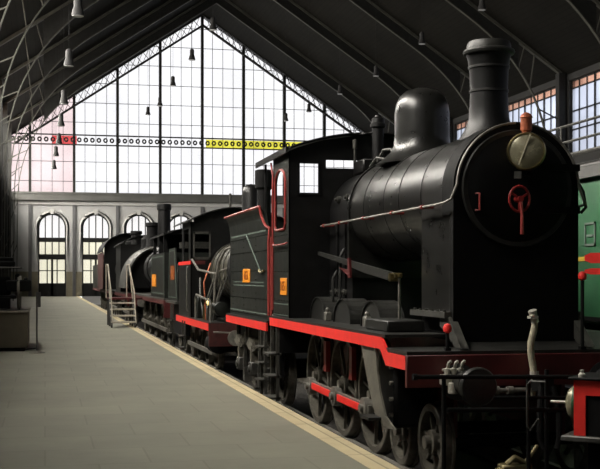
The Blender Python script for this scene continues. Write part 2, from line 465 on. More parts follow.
for y in TRUSS_Y:
    if first is None:
        m_, w_ = truss(y)
        first = m_.build('trim_%d' % t, K['roofiron'], None, org=(0,y,0), smooth=False); first['kind'] = 'structure'; first['label'] = 'arched iron roof truss spanning the hall'
        fw = w_.build('web_plate', K['darkiron'], first, org=(0,y,0), smooth=False)
    else:
        c = first.copy(); COL.objects.link(c); c.location = (0,y,0); c.name = 'trim_%d' % t
        w2 = fw.copy(); COL.objects.link(w2); w2.parent = c
    t += 1

# daylight through the left clerestory and the far doors
for k, y in enumerate((16, 35, 55, 75, 92)):
    area('clerestory_daylight', (XL-1.6, y, 11.3), (0, -radians(56), 0), 4.2, (18,19,19,19,14)[k], (11500,11000,11000,11500,14000)[k], (1,.965,.89))
area('right_clerestory_daylight', (XR+1.8, 76, 11.3), (0, radians(60), 0), 4.2, 36, 900, (.93,.97,1))

# ------------------------------------------------------------------ railway parts
A = 4.74
def wheel_mesh(r, side=-1, spokes=10, w=.13, weight=True, hub=.13):
    """spoked wheel about the origin, axle along x; side -1 shows its face to -x"""
    m = MB(); s = side
    m.lathe((0,0,0), [(r-.075, -w/2), (r-.01, -w/2), (r, -w/2+.01), (r, w/2-.03), (r+.028, w/2-.025), (r+.028, w/2), (r-.075, w/2), (r-.075, -w/2)], 'x', 36, False) if s < 0 else \
    m.lathe((0,0,0), [(r-.075, -w/2), (r+.028, -w/2), (r+.028, -w/2+.025), (r, -w/2+.03), (r, w/2-.01), (r-.01, w/2), (r-.075, w/2), (r-.075, -w/2)], 'x', 36, False)
    m.lathe((0,0,0), [(hub, -w/2+.0), (hub, w/2), (.0, w/2)], 'x', 16)
    m.lathe((s*(w/2+.03),0,0), [(.07, -.03), (.07, .03)], 'x', 12)
    for k in range(spokes):
        a = 2*pi*k/spokes + .2
        m.bar((0, hub*.8*cos(a), hub*.8*sin(a)), (0, (r-.06)*cos(a), (r-.06)*sin(a)), .034, .04, (1,0,0))
    if weight:
        m.prism(arc2(0,0,r-.07,50,130,10) + arc2(0,0,r-.26,120,60,6), 'x', -w/2+.02, w/2-.02)
    return m
def wheelset(root, name, r, ys, X, mats, spokes=10, weight=True, x2=None, zr=ZR):
    """a row of wheels on the left at X and its mirror on the right"""
    protoL = wheel_mesh(r, -1, spokes, weight=weight).build(name, mats, root, org=(0,0,0))
    protoL.location = Vector((X, ys[0], zr+r)) - Vector(root_loc(root))
    for y in ys[1:]: copy_part(protoL, root, (X, y, zr+r))
    protoR = wheel_mesh(r, 1, spokes, weight=weight).build(name, mats, root, org=(0,0,0))
    xr = 2*A - X
    protoR.location = Vector((xr, ys[0], zr+r)) - Vector(root_loc(root))
    for y in ys[1:]: copy_part(protoR, root, (xr, y, zr+r))
    for y in ys:
        MB().cyl((X+.04, y, zr+r), (xr-.04, y, zr+r), .07, seg=12).build('axle', K['dull'], root)
def fix_origin(o): return o
def digits(text, parent, mats, pos, size, rot, name='number', depth=.006):
    """raised figures as a real mesh from a text curve"""
    cu = bpy.data.curves.new(name, 'FONT'); cu.body = text; cu.size = size; cu.extrude = depth
    cu.align_x = 'CENTER'; cu.align_y = 'CENTER'
    tmp = bpy.data.objects.new(name, cu); COL.objects.link(tmp)
    dg = bpy.context.evaluated_depsgraph_get()
    me = bpy.data.meshes.new_from_object(tmp.evaluated_get(dg))
    bpy.data.objects.remove(tmp)
    me.materials.clear(); me.materials.append(mats)
    o = bpy.data.objects.new(name, me); COL.objects.link(o); o.parent = parent
    o.location = Vector(pos) - Vector(root_loc(parent)); o.rotation_euler = rot
    return o
FACE_L = (pi/2, 0, -pi/2)                    # readable from the -x side
def dprofile(R, cz, zb, hw=None, n=32):
    hw = R if hw is None else hw
    return arc2(A, cz, R, 0, 180, n) + [(A-hw, zb), (A+hw, zb)]
for x_ in (A-.86, A+.86, 8.95-.86, 8.95+.86):
    struct('trim_%d' % t, MB().box(x_-.035, x_+.035, YN+1, 97, ZR-.05, ZR).box(x_-.012, x_+.012, YN+1, 97, ZT+.03, ZR-.05).box(x_-.075, x_+.075, YN+1, 97, ZT, ZT+.03), K['steel'], label='steel running rail', smooth=False); t += 1

# ------------------------------------------------------------------ main locomotive
LX = 3.44                                     # left edge of the running plate
def locomotive():
    L = thing('steam_locomotive', (A, 13.4, ZR), 'large black steam locomotive nearest the camera with tall chimney and brass headlamp', 'locomotive')
    CZ = 2.52
    # boiler with bands
    b = MB().lathe((A,0,CZ), [(.655,11.9),(.66,12.0),(.69,14.93),(.69,14.95)], 'y', 64).build('boiler', K['boiler'], L)
    for y in (12.06, 12.85, 13.45, 14.3):
        R = .66 + .03*(y-12)/2.9
        MB().lathe((A,0,CZ), [(R-.02,y-.025),(R+.006,y-.025),(R+.006,y+.025),(R-.02,y+.03)], 'y', 64).build('boiler_band', K['boiler'], b)
    # smokebox
    sb = MB().prism(dprofile(.67, CZ, 1.22), 'y', 11.02, 11.98).build('smokebox', K['boiler'], L)
    MB().prism(arc2(A, CZ, .69, 0, 180, 32) + [(A-.69, 2.25), (A+.69, 2.25)], 'y', 11.01, 11.27).build('ring', K['front'], sb)
    fl = MB().box(A-.76, A+.76, 11.0, 12.12, 1.19, 1.25)
    for s in (-1, 1):
        for k in range(6): fl.lathe((A+s*.73, 11.08+.19*k, 1.25), [(.02,0),(.02,.02)], 'z', 6)
    fl.build('flange', K['iron'], sb)
    MB().prism(dprofile(.69, CZ, .95, .69), 'y', 10.93, 11.02).build('front_plate', K['front'], L)
    MB().box(A-.62, A+.62, 11.05, 12.1, .95, 1.2).build('saddle', K['dull'], L)
    for s in (-1, 1):
        x = A + s*.68
        MB().prism([(11.25,1.2),(10.98,1.2),(10.62,.9),(10.8,.9),(11.02,1.02),(11.25,1.1)], 'x', x-.04, x+.04).build('brace', K['iron'], L, smooth=False)
    d = MB().lathe((A,0,CZ), [(.575,10.95),(.575,10.90),(.55,10.885),(.45,10.855),(.3,10.83),(.12,10.82),(0,10.82)], 'y', 48).build('smokebox_door', K['front'], L)
    MB().lathe((A,0,CZ), [(.572,10.93),(.60,10.93),(.605,10.905),(.595,10.885),(.575,10.885)], 'y', 48).build('door_rim', K['plate'], d)
    for z in (2.3, 2.74): MB().box(A+.1, A+.66, 10.83, 10.875, z-.035, z+.035).build('hinge_strap', K['front'], d)
    hw = MB().tube([(A-.05+.11*cos(2*pi*k/20), 10.74, 2.40+.13*sin(2*pi*k/20)) for k in range(20)], .014, 8, closed=True)
    for k in range(3): hw.bar((A-.05,10.74,2.40), (A-.05+.11*cos(2.1*k+.5), 10.74, 2.40+.13*sin(2.1*k+.5)), .02, .02)
    hw.cyl((A-.05,10.70,2.40),(A-.05,10.84,2.40), .03, seg=12)
    hwo = hw.build('handwheel', K['midred'], L)
    MB().tube([(A-.045,10.72,2.40),(A-.04,10.70,2.24),(A-.04,10.70,2.04)], [.018,.016,.02]).build('clamp_handle', K['pinkred'], hwo)
    MB().tube([(A-.475,10.87,2.46),(A-.44,10.84,2.46),(A-.44,10.84,2.29),(A-.475,10.87,2.29)], .011).build('door_handle', K['pinkred'], d)
    # chimney
    c = MB().lathe((A,11.68,0), [(.35,3.08),(.30,3.16),(.25,3.25),(.222,3.34),(.210,3.48),(.205,3.65),(.212,3.85),(.228,3.98),(.245,4.04)], 'z', 40).build('chimney', K['smokebox'], L)
    MB().lathe((A,11.68,0), [(.22,4.03),(.275,4.045),(.282,4.07),(.272,4.09),(.245,4.10),(.238,4.155),(.225,4.18),(.17,4.18),(.16,4.1)], 'z', 40).build('chimney_cap', K['plate'], c)
    for z, r in ((3.64,.209),(3.90,.221)): MB().lathe((A,11.68,0), [(r-.01,z-.012),(r+.006,z-.012),(r+.006,z+.012),(r-.01,z+.012)], 'z', 40).build('chimney_band', K['plate'], c)
    # dome
    d2 = MB().lathe((A,13.94,0), [(.60,3.06),(.50,3.13),(.41,3.21),(.365,3.31),(.352,3.42),(.352,3.72),(.335,3.83),(.29,3.93),(.21,4.0),(.10,4.035),(0,4.04)], 'z', 48).build('steam_dome', K['boiler'], L)
    # safety valve and whistle
    s = MB().lathe((A,15.92,0), [(.09,3.15),(.085,3.78),(.115,3.80),(.115,3.84),(.095,3.86),(.09,3.92),(.05,3.95),(.045,3.97)], 'z', 20).build('safety_valve', K['smokebox'], L)
    MB().box(A-.33, A+.2, 15.55, 16.1, 3.1, 3.30).build('valve_base', K['smokebox'], s, bevel=.02)
    MB().lathe((A-.3,16.1,0), [(.02,3.1),(.02,3.5),(.035,3.5),(.035,3.62),(.012,3.64)], 'z', 10).build('whistle', K['iron'], L)
    MB().tube([(A-.28,15.0,3.2),(A-.27,14.75,3.33),(A-.2,14.62,3.33),(A-.2,14.5,3.2)], .022).tube([(A-.36,15.1,3.14),(A-.38,14.7,3.22),(A-.33,14.35,3.16)], .016).build('steam_pipe', K['iron'], L)
    # firebox
    fb = MB().prism(dprofile(.645, CZ, .98, .645), 'y', 14.97, 16.24).build('firebox', K['black'], L)
    MB().prism(arc2(A, CZ, .712, 0, 180, 40)+[(A-.70, 1.6),(A+.70,1.6)], 'y', 14.93, 15.0).build('ring', K['boiler'], fb)
    pl = MB()
    for yy, zz in ((15.25,2.72),(15.75,2.72),(15.3,1.4),(15.9,1.4),(15.6,1.4)):
        xx = A-.645 + (.03 if zz > 2.6 else 0); pl.lathe((xx-.03,yy,zz), [(.05,-.02),(.05,.04)], 'x', 10); pl.lathe((xx-.05,yy,zz), [(.025,-.03),(.025,.03)], 'x', 6)
    pl.build('washout_plug', K['iron'], fb)
    for yy in (15.3, 15.72): MB().box(A-.675, A-.64, yy-.03, yy+.03, 1.0, 2.4).build('rib', K['black'], fb)
    # hand rails
    for s_ in (-1, 1):
        x = A + s_*.79
        pts = [(x,16.2,2.36),(x,13.5,2.36),(x,11.1,2.36),(x-s_*.02,10.95,2.37),(x-s_*.06,10.885,2.40)]
        for k in range(1, 15):
            a = radians(-4) + radians(91)*k/14
            pts.append((A-s_*-.67*cos(a), 10.875, CZ+.67*sin(a)))
        h = MB().tube(pts, .014, 8).build('handrail', K['steel'], L)
        kn = MB()
        for yy in (16.0, 15.1, 13.9, 12.7, 11.6): kn.tube([(A+s_*.64,yy,2.36),(x,yy,2.36)], .018, 8); kn.lathe((x,yy,2.36), [(.026,-.026),(.026,.026)], 'y', 8)
        kn.build('bracket', K['pinkred'], h)
    # reach rod on the left
    rr = MB().prism([(16.1,1.985),(12.45,1.66),(12.45,1.56),(13.6,1.66),(14.6,1.78),(16.1,1.935)], 'x', 3.88, 3.92).build('reach_rod', K['plate'], L)
    MB().cyl((3.84,12.45,1.61),(3.96,12.45,1.61), .05, seg=12).cyl((3.86,12.3,1.63),(3.94,12.3,1.63), .03, seg=10).bar((3.9,12.45,1.62),(3.9,12.2,1.63),.03,.03).build('pivot', K['brass'], rr)
    MB().prism([(14.35,1.86),(14.25,1.86),(14.22,1.6),(14.3,1.6)], 'x', 3.85, 3.88).prism([(14.8,1.74),(14.3,1.7),(14.3,1.62)], 'x', 3.86, 3.88).build('bracket', K['darkred'], rr)
    MB().cyl((3.92,12.32,1.0),(3.92,12.32,1.62), .016).build('lifting_rod', K['steel'], L)
    # running plate, red valances, front beam
    rp = MB().box(LX, 2*A-LX, 11.3, 17.45, .98, 1.012).box(LX, 2*A-LX, 10.57, 11.32, .84, .88)
    rp.prism([(10.62,.88),(11.3,1.02),(11.3,.88)], 'x', A-.62, A+1.3)
    rp.box(A-1.2, A+1.2, 10.6, 11.35, .7, .84)
    rpo = rp.build('running_plate', K['plate'], L, smooth=False)
    for s_ in (-1, 1):
        x = LX if s_ < 0 else 2*A-LX
        MB().prism([(17.45,.86),(17.45,.98),(11.42,.98),(11.2,.835),(10.59,.835),(10.59,.70),(11.24,.70),(11.44,.855)], 'x', x-.012, x+.02).build('valance', K['red'], rpo, smooth=False)
    MB().box(LX-.01, 2*A-LX+.01, 10.54, 10.60, .53, .845).build('buffer_beam', K['darkred'], L, bevel=.005)  # beam faces away from the light, its shade is in the red
    MB().box(A-.62, A-.58, 11.1, 16.6, -.05, .95).box(A+.58, A+.62, 11.1, 16.6, -.05, .95).build('frame', K['darkred'], L)
    for x0, x1, y0, y1, z0, z1 in ((3.60,4.03,11.75,12.6,1.012,1.14),): MB().box(x0,x1,y0,y1,z0,z1).build('sandbox', K['plate'], L, bevel=.015)
    for yc in (15.75, 14.38, 13.02):
        sp = MB(); P = arc2(yc, 1.012, .44, 180, 0, 16, .32)
        sp.prism(P, 'x', 3.80, 3.82)
        Q = arc2(yc, 1.012, .425, 180, 0, 16, .305)
        sp.strip(P, Q, 'x', 3.78, 4.08)
        sp.build('splasher', K['plate'], L, weld=False)
    for yy, z1 in ((15.1,2.0),(15.5,1.7)):
        MB().tube([(4.02,yy,z1),(3.96,yy,z1-.1),(3.95,yy,1.2),(3.92,yy,1.02)], .022, 8).build('injector_pipe', K['plate'], L)
    for yy in (14.95, 13.02):
        MB().box(3.70,3.78,yy-.06,yy+.06,1.02,1.14).lathe((3.74,yy,1.14), [(.03,0),(.03,.04),(.012,.06)], 'z', 10).build('oil_pot', K['steel'], L, bevel=.008)
    # step plate and cylinder cover
    st = MB().prism([(12.3,.86),(11.72,.86),(11.66,.6),(11.56,.40),(11.36,.16),(11.02,.06),(11.3,.04),(11.70,.10),(11.92,.33),(12.12,.6)], 'x', 3.46, 3.48).build('step_plate', K['step'], L, smooth=False)
    MB().box(3.32, 3.47, 11.5, 11.85, .10, .13).build('tread', K['plate'], st)
    MB().box(3.62, 4.1, 11.55, 12.1, .0, .84).build('valve_chest', K['dull'], L, bevel=.04)
    for k in range(4): MB().lathe((3.6,11.6,.14+.17*k), [(.022,-.02),(.022,.02)], 'x', 8).build('bolt', K['steel'], L)
    for yy, x in ((15.35,3.70),(14.0,3.70)):
        MB().box(x+.1, x+.16, yy-.07, yy+.07, .3, .72).build('frame_stay', K['midred'], L)
    # wheels and rods
    wheelset(L, 'driving_wheel', .68, [13.16, 14.6, 16.05], 3.92, K['tyre'], 8, weight=False)
    wheelset(L, 'leading_wheel', .40, [11.18, 12.2], 3.95, K['tyre'], 7, weight=False)
    cr = MB().bar((3.77,12.98,.02),(3.77,16.25,.06), .045, .13)
    for yy in (13.16,14.6,16.05): cr.lathe((3.77,yy,.035), [(.13,-.05),(.13,.05)], 'x', 20); cr.lathe((3.72,yy,.035), [(.05,-.04),(.05,.04)], 'x', 12)
    cro = cr.build('coupling_rod', K['steel'], L)
    MB().bar((3.74,13.35,.025),(3.74,14.42,.035), .02, .085).bar((3.74,14.8,.04),(3.74,15.87,.055), .02, .085).build('red_inlay', K['red'], cro)
    for yy in (13.16,14.6,16.05):
        MB().cyl((3.76,yy,.035),(3.92,yy,.035), .05, seg=12).build('crank_pin', K['steel'], L)
    sp = MB()
    for yy in (13.16,14.6,16.05):
        for k in range(4): sp.bar((3.72,yy-.42+.06*k,.62+.03*k),(3.72,yy+.42-.06*k,.62+.03*k), .07, .028)
    # buffers, hose, taps, coupling
    for x in (3.96, 2*A-3.96):
        bf = MB().lathe((x,0,.58), [(.0,9.98),(.17,9.99),(.185,10.01),(.185,10.04),(.06,10.06),(.06,10.25),(.11,10.25),(.13,10.5),(.18,10.52),(.18,10.54)], 'y', 28).build('buffer', K['plate'] if x < A else K['black'], L)
    tp = MB()
    for k in range(3):
        x = 3.80+.07*k; tp.tube([(x,10.54,.70),(x,10.42,.71),(x+.01,10.40,.78),(x+.03,10.38,.80)], .016)
        tp.lathe((x,10.42,.69), [(.03,-.06),(.03,.04)], 'z', 8)
    tp.box(3.76,3.98,10.40,10.54,.56,.66).lathe((3.85,10.4,.53), [(.05,-.05),(.05,.06)], 'z', 10)
    tp.build('air_tap', K['bright'], L, bevel=.008)
    ho = MB().tube([(4.715,10.5,.42),(4.715,10.44,.55),(4.705,10.44,.70),(4.680,10.44,.85),(4.670,10.43,.95),(4.700,10.42,1.08),(4.715,10.42,1.17)], [.03,.03,.034,.034,.034,.034,.03], 12).build('brake_hose', K['hose'], L)
    MB().tube([(4.715,10.42,1.16),(4.700,10.42,1.22),(4.680,10.41,1.28)], [.04,.035,.045], 10).box(4.645,4.725,10.37,10.45,1.20,1.225).build('hose_coupling', K['bright'], ho)
    MB().tube([(4.715,10.44,.5),(4.715,10.44,.68)], .045, 10).box(4.665,4.775,10.38,10.48,.60,.63).build('hose_clamp', K['bright'], ho)
    MB().tube([(4.28,10.5,.50),(4.28,10.42,.50),(4.35,10.42,.5),(4.72,10.42,.50)], .022).lathe((4.30,10.42,.5), [(.045,-.03),(.045,.03)],'x',10).lathe((4.45,10.42,.5), [(.04,-.03),(.04,.03)],'x',10).build('air_pipe', K['steel'], L)
    ck = MB().box(A-.07,A+.07,10.2,10.55,.50,.64)
    ck.tube([(A-.06,10.2,.55),(A-.1,10.15,.3),(A-.1,10.15,.05),(A-.06,10.12,-.05)], .03)
    ck.tube([(A+.06,10.2,.55),(A+.1,10.15,.3),(A+.1,10.15,.05),(A+.06,10.12,-.05)], .03)
    ck.build('coupling_hook', K['dull'], L)
    MB().box(A-.52,A-.27,10.05,10.2,-.27,-.17).cyl((A-.58,10.12,-.25),(A-.2,10.12,-.20), .04).tube([(A-.47,10.1,-.18),(A-.39,10.08,-.10),(A-.27,10.1,-.17)], .03).tube([(A-.12,10.15,.0),(A-.2,10.14,-.1),(A-.3,10.13,-.2)], .02).build('coupling_link', K['chain'], L, bevel=.03)
    # red tipped marker irons
    for x, y, z0, z1 in ((3.89,10.66,.88,1.10),(5.30,10.58,.88,1.62)):
        mi = MB().cyl((x,y,z0),(x,y,z1), .018).box(x-.03,x+.03,y-.03,y+.03,z0,z0+.03).build('marker_iron', K['dull'], L)
        MB().lathe((x,y,z1-.02), [(.01,-.03),(.04,-.01),(.045,.03),(.03,.06),(.0,.07)], 'z', 12).build('red_knob', K['red'], mi)
    # headlamp
    hx, hy, hz = A-.03, 10.62, 2.87
    hl = MB().lathe((hx,0,hz), [(.10,hy+.24),(.16,hy+.20),(.19,hy+.05),(.195,hy),(.182,hy-.03),(.17,hy-.03),(.17,hy-.01)], 'y', 36).build('headlamp', K['brass'], L, org=(hx,hy,hz))
    MB().lathe((hx,0,hz), [(.172,hy-.005),(.17,hy-.02),(.12,hy-.045),(.05,hy-.058),(0,hy-.06)], 'y', 36).build('lens', K['lens'], hl)
    MB().bar((hx-.075,hy-.062,hz-.14),(hx+.04,hy-.062,hz+.17), .014, .014).build('wire_guard', K['hose'], hl)
    MB().lathe((hx,hy+.08,hz), [(.045,.15),(.045,.21),(.058,.22),(.058,.34),(.066,.35),(.05,.38),(.02,.40)], 'z', 20).build('lamp_chimney', K['copper'], hl)
    MB().box(hx-.04,hx+.04,hy+.05,10.9,hz-.24,hz-.17).build('bracket', K['dull'], hl)
    MB().box(hx-.12,hx-.05,hy-.02,hy+.03,hz-.27,hz-.20).build('lamp_catch', K['iron'], hl)
    hl.rotation_euler = (0, 0, -radians(24))
    # grab handle on the far side of the smokebox
    MB().tube([(A+.70,10.98,2.62),(A+.76,10.96,2.50),(A+.79,10.96,2.34),(A+.74,10.98,2.28)], .018).build('grab_iron', K['black'], L)
    # cab
    cy0, cy1, cx0 = 16.24, 17.42, 3.48; cx1 = 2*A-cx0
    wz = 3.46
    fs = MB()
    def roofz(x): return wz + .26*(1-((x-A)/(A-cx0))**2)
    # front sheet built around its two pairs of look-outs
    xs_ = [cx0, 3.64, 3.92, 4.02, 4.52, 2*A-4.52, 2*A-4.02, 2*A-3.92, 2*A-3.64, cx1]
    lo = [None, (2.85,3.28), None, (3.22,3.34), None, (3.22,3.34), None, (2.85,3.28), None]
    for i in range(9):
        a, b_ = xs_[i], xs_[i+1]
        zt = [(b_, roofz(b_)), (a, roofz(a))]
        if lo[i] is None: fs.prism([(a,1.0),(b_,1.0)] + zt, 'y', cy0, cy0+.02)
        else:
            fs.box(a, b_, cy0, cy0+.02, 1.0, lo[i][0]); fs.prism([(a,lo[i][1]),(b_,lo[i][1])] + zt, 'y', cy0, cy0+.02)
    cab = fs.build('cab_front', K['black'], L, smooth=False, weld=True)
    for (a, b_, z0, z1) in ((3.64,3.92,2.85,3.28),(2*A-3.92,2*A-3.64,2.85,3.28)):
        fr_ = MB().box(a-.03,a,cy0-.02,cy0,z0-.03,z1+.03).box(b_,b_+.03,cy0-.02,cy0,z0-.03,z1+.03).box(a,b_,cy0-.02,cy0,z0-.03,z0).box(a,b_,cy0-.02,cy0,z1,z1+.03)
        fr_.build('look_out_frame', K['black'], cab)
    oy0, oy1, oz0, oz1 = 16.45, 17.2, 2.33, 3.02
    for s_ in (-1, 1):
        x0, x1 = (cx0, cx0+.02) if s_ < 0 else (cx1-.02, cx1)
        m = MB().box(x0,x1,cy0,cy1,1.0,oz0).box(x0,x1,cy0,oy0,oz0,wz).box(x0,x1,oy1,cy1,oz0,wz)
        ar = arc2((oy0+oy1)/2, oz1, (oy1-oy0)/2, 180, 0, 14, .21)
        m.strip(ar, [(y, wz) for y, z in ar], 'x', x0, x1)
        if s_ < 0:
            for zz in (1.06, 1.26, 1.7, 2.0, 2.24):
                for k in range(10): m.lathe((x0-.002,cy0+.06+.115*k,zz), [(.009,-.008),(.009,.004)], 'x', 6)
        so = m.build('cab_side', K['green'], L, smooth=False, weld=True)
        xo = x0-.012 if s_ < 0 else x1+.012
        ring = [(xo, y, z) for y, z in ar] + [(xo, oy1, z) for z in (2.8, 2.4)] + [(xo, oy1-.06, oz0),(xo, oy0+.06, oz0)] + [(xo, oy0, z) for z in (2.4, 2.8)]
        MB().tube(ring, .02, 6, closed=True).build('window_beading', K['pinkred'], so)
        MB().tube([(xo-.01*(1 if s_<0 else -1),cy1+.06,3.40),(xo,cy1+.03,3.28),(xo,cy1-.04,3.18),(xo,cy1-.02,2.9),(xo,cy1-.02,1.1)], .018, 6).tube([(xo,cy1+.1,2.25),(xo,cy1+.1,1.0)], .018, 6).build('door_rail', K['pinkred'], so)
        MB().tube([(xo,cy0+.08,2.12),(xo-.03*(1 if s_<0 else -1),cy0+.14,2.10),(xo-.03*(1 if s_<0 else -1),cy1-.2,2.10),(xo,cy1-.1,2.14)], .014, 6).build('grab_rail', K['pinkred'], so)
        if s_ < 0:
            pm = MB().box(x0-.015,x0,16.36,16.80,1.345,1.60).build('number_plate', K['orange'], so, bevel=.004)
            digits('1651', pm, K['gold'], (x0-.016,16.58,1.475), .20, FACE_L)
            MB().box(x0-.004,x0,cy0+.05,cy1-.05,1.20,1.215).box(x0-.004,x0,cy0+.05,cy1-.05,1.04,1.05).build('lining', K['line'], so)
    xs2 = [cx0-.07 + (cx1-cx0+.14)*k/24 for k in range(25)]
    T = [(x, wz+.03+.26*(1-((x-A)/(A-cx0+.07))**2)) for x in xs2]; B = [(x, z-.035) for x, z in T]
    ro = MB().strip(T, B, 'y', 16.10, 18.55).build('cab_roof', K['black'], L, weld=True)
    MB().box(cx0-.075, cx0-.05, 16.10, 18.55, wz-.04, wz+.045).build('gutter', K['black'], ro)
    MB().box(cx0+.03, cx1-.03, cy0+.02, cy1+.3, 1.0, 1.03).build('cab_floor', K['wood'], L)
    MB().box(cx0+.02, cx0+.05, cy0+.03, cy1-.02, 1.05, 2.3).box(cx0+.02,cx0+.6,cy1-.02,cy1,1.05,1.9).build('cab_lining', K['darkred'], L)
    # backhead with its wheel valve
    MB().prism(dprofile(.55, 2.3, 1.03), 'y', 16.27, 16.55).build('backhead', K['dull'], L)
    for yy in (18.3,):
        MB().cyl((cx0+.05,yy,2.7),(cx0+.05,yy,wz), .02).cyl((cx1-.05,yy,2.7),(cx1-.05,yy,wz), .02).build('roof_post', K['black'], L)
    # cab steps
    cs = MB()
    for yy in (17.0, 17.42): cs.box(3.44,3.49,yy-.02,yy+.02,-.28,.86)
    for zz in (-.25, .08, .42): cs.box(3.32,3.52,16.98,17.44,zz,zz+.03)
    cs.build('cab_steps', K['iron'], L)
    return L
locomotive()

# ------------------------------------------------------------------ its tender
def tender():
    T = thing('tender', (A, 20.1, ZR), 'dark green riveted tender with red top edge coupled behind the large locomotive', 'tender')
    x0, x1, y0, y1 = 3.50, 2*A-3.50, 17.80, 21.75
    m = MB()
    m.box(x0, x0+.04, y0, y1, .92, 2.40).box(x1-.04, x1, y0, y1, .92, 2.40).box(x0, x1, y1-.04, y1, .92, 2.40).box(x0+.05, x1-.05, y0+.2, y0+.24, .92, 2.3)
    for zz in (.97, 1.25, 1.72, 2.05, 2.3):
        for k in range(36): m.lathe((x0-.002, y0+.1+.106*k, zz), [(.010,-.01),(.010,.004)], 'x', 6)
    for yy in (19.0, 20.2, 21.4):
        for k in range(12): m.lathe((x0-.002, yy, 1.0+.115*k), [(.010,-.01),(.010,.004)], 'x', 6)
    tk = m.build('tank', K['green'], T, smooth=False)
    MB().box(x0+.04, x1-.04, y0+.24, y1-.04, 1.9, 2.3).build('tank_top', K['dull'], T)
    # flared coal rail
    for s in (-1, 1):
        fl = MB(); X0 = x0 if s < 0 else x1
        prof = [(X0+s*0, 2.40), (X0+s*.02, 2.58), (X0+s*.05, 2.67), (X0+s*.10, 2.75)]
        for (a, b), (c, d) in zip(prof, prof[1:]):
            fl.prism([(a,b),(c,d),(c-s*.03,d),(a-s*.03,b)], 'y', 18.15, y1)
        # curved front quadrant
        cur = [(18.15-.35*sin(u*pi/2), 2.40+.40*cos(u*pi/2)) for u in [k/10 for k in range(11)]]
        cur = [(18.15-.35*(1-cos(u*pi/2)), 2.75-.35*sin(u*pi/2)) for u in [k/10 for k in range(11)]]
        fl.prism([(18.15,2.40)] + cur, 'x', X0-.02, X0+.02)
        fo = fl.build('coal_flare', K['green'], tk, smooth=True)
        ed = [(X0+s*.105,y1,2.76),(X0+s*.105,18.2,2.76)] + [(X0+s*.10*(1-k/10), y-.0, z) for k,(y,z) in enumerate(cur)] + [(X0+s*.015,17.80,2.2),(X0+s*.015,17.80,1.6),(X0+s*.015,17.80,1.0)]
        MB().tube(ed, .024, 6).build('red_edge', K['pinkred'], tk)
    ln = MB(); xl = x0-.004
    def loop(ya, yb, za, zb, w=.018):
        ln.box(xl,x0,ya,yb,za,za+w); ln.box(xl,x0,ya,yb,zb-w,zb); ln.box(xl,x0,ya,ya+w,za,zb); ln.box(xl,x0,yb-w,yb,za,zb)
    ln.box(xl,x0,18.1,y1-.15,2.36,2.385); ln.box(xl,x0,18.0,y1,1.0,1.02); ln.box(xl,x0,18.3,y1-.4,1.46,1.48); ln.box(xl,x0,18.3,y1-.4,1.52,1.535)
    ln.build('lining', K['line'], tk)
    MB().bar((xl-.01,19.9,2.36),(xl-.01,18.55,1.72), .012, .03).build('lifting_bar', K['line'], tk)
    MB().tube([(xl-.02,18.62,1.74),(xl-.02,18.5,1.69),(xl-.02,18.2,1.72)], .02, 6).build('brass_catch', K['brass'], tk)
    pm = MB().box(x0-.016,x0,19.55,20.25,1.52,1.76).build('number_plate', K['orange'], T, bevel=.004)
    digits('1651', pm, K['gold'], (x0-.017,19.9,1.64), .22, FACE_L)
    MB().box(LX, 2*A-LX, 17.75, 21.85, .885, .92).build('footplate', K['plate'], T)
    for s in (-1, 1):
        x = LX if s < 0 else 2*A-LX
        MB().box(x-.012,x+.02,17.75,21.85,.755,.885).build('valance', K['red'], T)
    MB().box(A-1.05,A-.98,17.9,21.75,.0,.76).box(A+.98,A+1.05,17.9,21.75,.0,.76).box(A-1.1,A+1.1,21.7,21.85,.4,.86).box(A-1.1,A+1.1,17.78,17.88,.4,.86).build('frame', K['dull'], T)
    wheelset(T, 'wheel', .50, [18.5, 19.8, 21.1], 3.92, K['tyre'], 9, weight=False)
    for yy in (18.5, 19.8, 21.1):
        for s in (-1, 1):
            x = A + s*1.12
            ab = MB().box(x-.09,x+.09,yy-.12,yy+.12,-.12,.12).lathe((x+s*.09,yy,0), [(.07,-.03),(.07,.03)], 'x', 12).build('axle_box', K['iron'], T, bevel=.02)
            sp = MB()
            for k in range(5):
                h = .52-.07*k
                P = [(yy-h+2*h*i/10, .30+.03*k+.10*(1-((i-5)/5)**2)*(-1)+.10) for i in range(11)]
                sp.strip(P, [(y,z+.022) for y,z in P], 'x', x-.06, x+.06)
            sp.box(x-.07,x+.07,yy-.07,yy+.07,.12,.40)
            so = sp.build('leaf_spring', K['tyre'], T)
            for dy in (-.5, .5): MB().bar((x,yy+dy,.40),(x,yy+dy,.72),.04,.04).build('spring_hanger', K['iron'], so)
    for yy in (19.25, 20.7): MB().bar((3.62,yy,.6),(3.62,yy+.1,-.15),.05,.06).box(3.6,3.75,yy+.02,yy+.2,-.3,-.05).build('brake_hanger', K['iron'], T)
    stp = MB()
    for yy in (17.86, 18.2): stp.box(3.42,3.47,yy-.025,yy+.025,-.34,.76)
    for zz in (-.32, -.05, .22, .48): stp.box(3.33,3.50,17.83,18.23,zz,zz+.03)
    stp.build('footstep', K['iron'], T)
    for x in (4.02, 2*A-4.02): MB().lathe((x,0,.55), [(.10,21.85),(.10,22.05),(.18,22.07),(.18,22.1)], 'y', 18).build('buffer', K['dull'], T)
    return T
tender()

